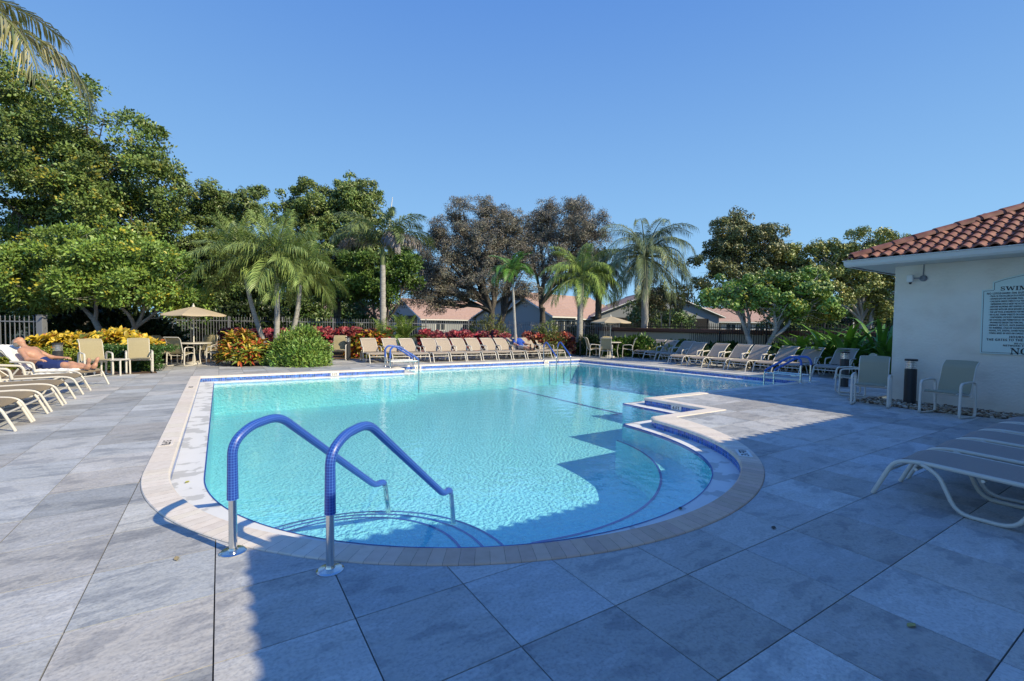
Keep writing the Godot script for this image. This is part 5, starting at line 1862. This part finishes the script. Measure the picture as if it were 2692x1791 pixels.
	tag(part("bollard_stub", b.mesh(), self, M.dark), "short dark post at the foot of the queen palm", "post").position = Vector3(3.35, 0, -22.6)


func place(proto: Node3D, is_first: bool, at: Vector3, yaw: float, label: String, group: String) -> void:
	if is_first:
		proto.position = at
		proto.rotation.y = yaw
		proto.set_meta("label", label)
		proto.set_meta("group", group)
	else:
		dup(proto, at, yaw, label, group)


# a body as one surface: bones [ax, ay, az, bx, by, bz, ra, rb] joined by a smooth minimum and meshed as surface nets
func flesh(b: MB, bones: Array, cell: float, k: float) -> void:
	var lo := Vector3.ONE * 1e9
	var hi := -lo
	for q in bones:
		var r: float = maxf(q[6], q[7]) + cell * 2
		for e in [Vector3(q[0], q[1], q[2]), Vector3(q[3], q[4], q[5])]:
			lo = lo.min(e - Vector3.ONE * r)
			hi = hi.max(e + Vector3.ONE * r)
	var nx := int((hi.x - lo.x) / cell) + 2
	var ny := int((hi.y - lo.y) / cell) + 2
	var nz := int((hi.z - lo.z) / cell) + 2
	var f := PackedFloat32Array()
	f.resize(nx * ny * nz)
	f.fill(1.0)
	for q in bones:
		var a := Vector3(q[0], q[1], q[2])
		var e := Vector3(q[3], q[4], q[5])
		var ab := e - a
		var l2 := maxf(ab.length_squared(), 1e-9)
		var r: float = maxf(q[6], q[7]) + k + cell
		var p0 := ((a.min(e) - Vector3.ONE * r - lo) / cell).floor().max(Vector3.ZERO)
		var p1 := ((a.max(e) + Vector3.ONE * r - lo) / cell).ceil()
		for z in range(int(p0.z), mini(int(p1.z) + 1, nz)):
			for y in range(int(p0.y), mini(int(p1.y) + 1, ny)):
				for x in range(int(p0.x), mini(int(p1.x) + 1, nx)):
					var p := lo + Vector3(x, y, z) * cell
					var t := clampf((p - a).dot(ab) / l2, 0.0, 1.0)
					var d: float = p.distance_to(a + ab * t) - lerpf(q[6], q[7], t)
					var i := (z * ny + y) * nx + x
					var o := f[i]
					var h := maxf(k - absf(o - d), 0.0) / k
					f[i] = minf(o, d) - h * h * k * 0.25
	var ids := {}
	var sx := 1
	var sy := nx
	var sz := nx * ny
	var co := [0, 1, sy, sy + 1, sz, sz + 1, sz + sy, sz + sy + 1]
	for z in nz - 1:
		for y in ny - 1:
			for x in nx - 1:
				var i := (z * ny + y) * nx + x
				var neg := 0
				for c in co:
					if f[i + c] < 0.0:
						neg += 1
				if neg == 0 or neg == 8:
					continue
				var s := Vector3.ZERO
				var cnt := 0
				for e in [[0, 1], [2, 3], [4, 5], [6, 7], [0, 2], [1, 3], [4, 6], [5, 7], [0, 4], [1, 5], [2, 6], [3, 7]]:
					var u := f[i + co[e[0]]]
					var w := f[i + co[e[1]]]
					if (u < 0.0) != (w < 0.0):
						var t := u / (u - w)
						var pa := Vector3(e[0] & 1, (e[0] >> 1) & 1, e[0] >> 2)
						var pb := Vector3(e[1] & 1, (e[1] >> 1) & 1, e[1] >> 2)
						s += pa.lerp(pb, t)
						cnt += 1
				var gr := Vector3(f[i + 1] + f[i + 1 + sy] + f[i + 1 + sz] + f[i + 1 + sy + sz] - f[i] - f[i + sy] - f[i + sz] - f[i + sy + sz], f[i + sy] + f[i + sy + 1] + f[i + sy + sz] + f[i + sy + sz + 1] - f[i] - f[i + 1] - f[i + sz] - f[i + sz + 1], f[i + sz] + f[i + sz + 1] + f[i + sz + sy] + f[i + sz + sy + 1] - f[i] - f[i + 1] - f[i + sy] - f[i + sy + 1])
				ids[i] = b.vert(lo + (Vector3(x, y, z) + s / cnt) * cell, gr.normalized())
	for i in ids:
		for ax in 3:
			var st: int = [sx, sy, sz][ax]
			var u1: int = [sy, sz, sx][ax]
			var u2: int = [sz, sx, sy][ax]
			if i + st < f.size() and (f[i] < 0.0) != (f[i + st] < 0.0):
				var q := [i, i - u1, i - u1 - u2, i - u2]
				if ids.has(q[1]) and ids.has(q[2]) and ids.has(q[3]):
					if f[i] < 0.0:
						b.tri(ids[q[0]], ids[q[1]], ids[q[2]])
						b.tri(ids[q[0]], ids[q[2]], ids[q[3]])
					else:
						b.tri(ids[q[0]], ids[q[2]], ids[q[1]])
						b.tri(ids[q[0]], ids[q[3]], ids[q[2]])


func people() -> void:
	# both recline on a lounger: coordinates are the lounger's own (foot end at the origin, head towards +z)
	var torso := [[0, 0.47, 1.12, 0, 0.56, 1.24, 0.125, 0.12], [-0.06, 0.47, 1.11, 0.06, 0.47, 1.11, 0.11, 0.11], [0, 0.56, 1.24, 0, 0.70, 1.42, 0.12, 0.135], [-0.09, 0.71, 1.43, 0.09, 0.71, 1.43, 0.10, 0.10], [-0.14, 0.79, 1.51, 0.14, 0.79, 1.51, 0.075, 0.075], [0, 0.80, 1.53, 0, 0.89, 1.61, 0.058, 0.055]]
	var legs := []
	var arms := []
	for s in [-1.0, 1.0]:
		legs += [[s * 0.085, 0.475, 1.10, s * 0.095, 0.485, 0.70, 0.085, 0.058], [s * 0.095, 0.485, 0.70, s * 0.10, 0.445, 0.52, 0.056, 0.057], [s * 0.10, 0.445, 0.52, s * 0.095, 0.425, 0.28, 0.055, 0.036], [s * 0.095, 0.415, 0.25, s * 0.10, 0.45, 0.235, 0.036, 0.036], [s * 0.10, 0.46, 0.235, s * 0.13, 0.60, 0.20, 0.036, 0.026], [s * 0.12, 0.585, 0.205, s * 0.145, 0.63, 0.195, 0.03, 0.016]]
		arms += [[s * 0.185, 0.785, 1.50, s * 0.30, 0.62, 1.27, 0.052, 0.042], [s * 0.30, 0.62, 1.27, s * 0.335, 0.61, 1.02, 0.042, 0.027]]
	var head := [[0, 0.985, 1.70, 0, 0.955, 1.735, 0.083, 0.085], [0, 0.985, 1.665, 0, 0.965, 1.635, 0.062, 0.05], [0, 0.958, 1.615, 0, 0.978, 1.612, 0.03, 0.028], [0, 1.035, 1.665, 0, 1.045, 1.645, 0.012, 0.016], [0, 1.03, 1.63, 0, 1.03, 1.632, 0.02, 0.02], [-0.03, 1.045, 1.69, 0.03, 1.045, 1.69, 0.022, 0.022], [-0.083, 0.97, 1.70, -0.088, 0.965, 1.725, 0.014, 0.018], [0.083, 0.97, 1.70, 0.088, 0.965, 1.725, 0.014, 0.018]]
	var hands := []
	for s in [-1.0, 1.0]:
		var o := Vector3(s * 0.335, 0.612, 1.02)
		hands += [[o.x, o.y, o.z, o.x, o.y - 0.005, o.z - 0.07, 0.024, 0.026], [o.x - 0.022, o.y - 0.005, o.z - 0.05, o.x + 0.022, o.y - 0.005, o.z - 0.05, 0.017, 0.017]]
		for q in 4:
			var x: float = o.x + (q - 1.5) * 0.021
			var l: float = [0.06, 0.072, 0.066, 0.05][q]
			hands += [[x, o.y - 0.002, o.z - 0.07, x, o.y - 0.012, o.z - 0.07 - l * 0.6, 0.010, 0.009], [x, o.y - 0.012, o.z - 0.07 - l * 0.6, x, o.y - 0.038, o.z - 0.07 - l, 0.009, 0.007]]
		hands += [[o.x - s * 0.022, o.y, o.z - 0.02, o.x - s * 0.05, o.y - 0.008, o.z - 0.06, 0.013, 0.010], [o.x - s * 0.05, o.y - 0.008, o.z - 0.06, o.x - s * 0.052, o.y - 0.02, o.z - 0.085, 0.010, 0.008]]
	var b := MB.new()
	flesh(b, torso + legs + arms, 0.013, 0.05)
	flesh(b, head + [[0, 0.87, 1.59, 0, 0.95, 1.67, 0.054, 0.056]], 0.006, 0.022)
	flesh(b, hands, 0.0055, 0.008)
	var bend := func(m: MB) -> ArrayMesh:
		for k in m.v.size():
			var p := m.v[k]
			var u := maxf(0.0, p.z - 1.1)
			p.z = minf(p.z, 1.1) + u * 0.9 - 0.10
			p.y += u * 0.02
			m.v[k] = p
		return m.mesh()
	var skin: ArrayMesh = bend.call(b)
	var grow := func(list: Array, by: float) -> Array:
		var out := []
		for q in list:
			var w: Array = q.duplicate()
			w[6] += by
			w[7] += by
			out.append(w)
		return out
	b = MB.new()
	var th := []
	for s in [-1.0, 1.0]:
		th.append([s * 0.085, 0.475, 1.10, s * 0.095, 0.482, 0.80, 0.10, 0.088])
	flesh(b, grow.call([torso[0], torso[1]], 0.012) + th, 0.012, 0.03)
	var shorts: ArrayMesh = bend.call(b)
	b = MB.new()
	flesh(b, [[0, 0.955, 1.755, 0, 0.94, 1.735, 0.082, 0.086], [-0.07, 0.965, 1.72, 0.07, 0.965, 1.72, 0.03, 0.03]], 0.008, 0.02)
	var hair: ArrayMesh = bend.call(b)
	var at := g(-4.72, -18.5)
	var p := thing("person", "bare-chested man in navy swim shorts sunbathing on his back on a lounger", "person", at, R - PI / 2 - 0.42)
	p.position.y = 0.0
	var body := part("body", skin, p, M.skin)
	part("hair", hair, body, mat(0.22, 0.21, 0.20, 0.8))
	part("swim_shorts", shorts, body, mat(0.012, 0.03, 0.14, 0.8))
	# the towels under him
	for q in [["white towel draped over the raised back of the sunbather's lounger", [Vector2(1.20, 0.385), Vector2(1.4, 0.575), Vector2(1.655, 0.83), Vector2(1.82, 0.91), Vector2(1.86, 0.86), Vector2(1.80, 0.62)], 0.31], ["white towel bunched under the sunbather's legs", [Vector2(0.30, 0.30), Vector2(0.27, 0.40), Vector2(0.5, 0.40), Vector2(0.8, 0.39), Vector2(1.15, 0.385)], 0.33]]:
		var tw := thing("towel", q[0], "towel", at, R - PI / 2 - 0.42, "white towels")
		b = MB.new()
		var pts := curve2(q[1], 0.1)
		var fine := []
		for k in pts.size() - 1:
			for s in 4:
				fine.append((pts[k] as Vector2).lerp(pts[k + 1], s / 4.0))
		for side in 2:
			var rows := []
			for k in fine.size():
				var row := []
				for x in 13:
					var u := x / 6.0 - 1.0
					var wv := 0.012 * sin(fine[k].x * 31.0 + u * 4.0) + 0.010 * sin(u * 9.0 + fine[k].x * 14.0) + 0.012
					var drop := 0.10 * pow(maxf(0.0, absf(u) - 0.86) / 0.14, 1.5) if q[2] > 0.32 else 0.0
					row.append(Vector3((u * q[2] + 0.01 * sin(fine[k].x * 23.0)) * (1 if side == 0 else -1), fine[k].y + wv - drop - side * 0.008, fine[k].x))
				rows.append(row)
			b.grid(rows)
		part("cloth", b.mesh(), tw, M.towel)
	# the far man, in a blue shirt
	var q2 := thing("person", "man in a blue shirt and grey shorts lying on a far lounger", "person", g(18.15, -23.25), R + PI)
	body = part("body", skin, q2, M.skin)
	b = MB.new()
	flesh(b, grow.call(torso.slice(0, 5), 0.016) + [[-0.185, 0.785, 1.50, -0.26, 0.67, 1.34, 0.068, 0.064], [0.185, 0.785, 1.50, 0.26, 0.67, 1.34, 0.068, 0.064]], 0.016, 0.05)
	part("shirt", bend.call(b), body, mat(0.02, 0.08, 0.42, 0.85))
	part("shorts", shorts, body, mat(0.42, 0.42, 0.42, 0.85))
	b = MB.new()
	for s in [-1.0, 1.0]:
		flesh(b, [[s * 0.095, 0.42, 0.25, s * 0.10, 0.46, 0.235, 0.048, 0.046], [s * 0.10, 0.46, 0.235, s * 0.14, 0.64, 0.19, 0.044, 0.034]], 0.014, 0.03)
	part("shoes", bend.call(b), body, mat(0.03, 0.03, 0.035, 0.7))
	b = MB.new()
	flesh(b, [[0, 0.985, 1.74, 0, 0.965, 1.74, 0.09, 0.09], [-0.04, 1.06, 1.67, 0.04, 1.06, 1.67, 0.02, 0.02]], 0.014, 0.03)
	part("cap", bend.call(b), body, mat(0.03, 0.07, 0.09, 0.8))


func litter() -> void:
	rng.seed = 99
	for q in [[-1.39, -5.41, -0.128, "tiny yellow leaf lying on the white ledge by the left curve", Color(0.42, 0.40, 0.06)], [4.75, -0.42, -0.126, "curled brown leaf lying on the ledge below the near coping", Color(0.10, 0.08, 0.06)], [4.79, 0.89, 0.002, "dark bit of leaf on the tiles beside the bay coping", Color(0.06, 0.05, 0.04)], [3.88, 2.48, 0.002, "dry yellowish leaf on the shaded tiles at lower right", Color(0.40, 0.36, 0.12)], [-1.33, -1.88, 0.002, "small dry leaf on the sunlit tile left of the handrails", Color(0.38, 0.30, 0.16)]]:
		var b := MB.new()
		var rows := []
		for s in 6:
			var u := s / 5.0
			var w := 0.016 * sin(PI * (0.08 + 0.86 * u))
			rows.append([Vector3(-w, 0.006 + 0.003 * sin(u * 4.0), u * 0.06), Vector3(0, 0.002 + 0.006 * u * u, u * 0.06), Vector3(w, 0.005, u * 0.06)])
		b.grid(rows)
		var m := mat(q[4].r, q[4].g, q[4].b, 0.7)
		var o := part("fallen_leaf", b.mesh(), self, m)
		o.position = g(q[0], q[1], q[2])
		o.rotation.y = rf(0, TAU)
		tag(o, q[3], "leaf", "fallen leaves")
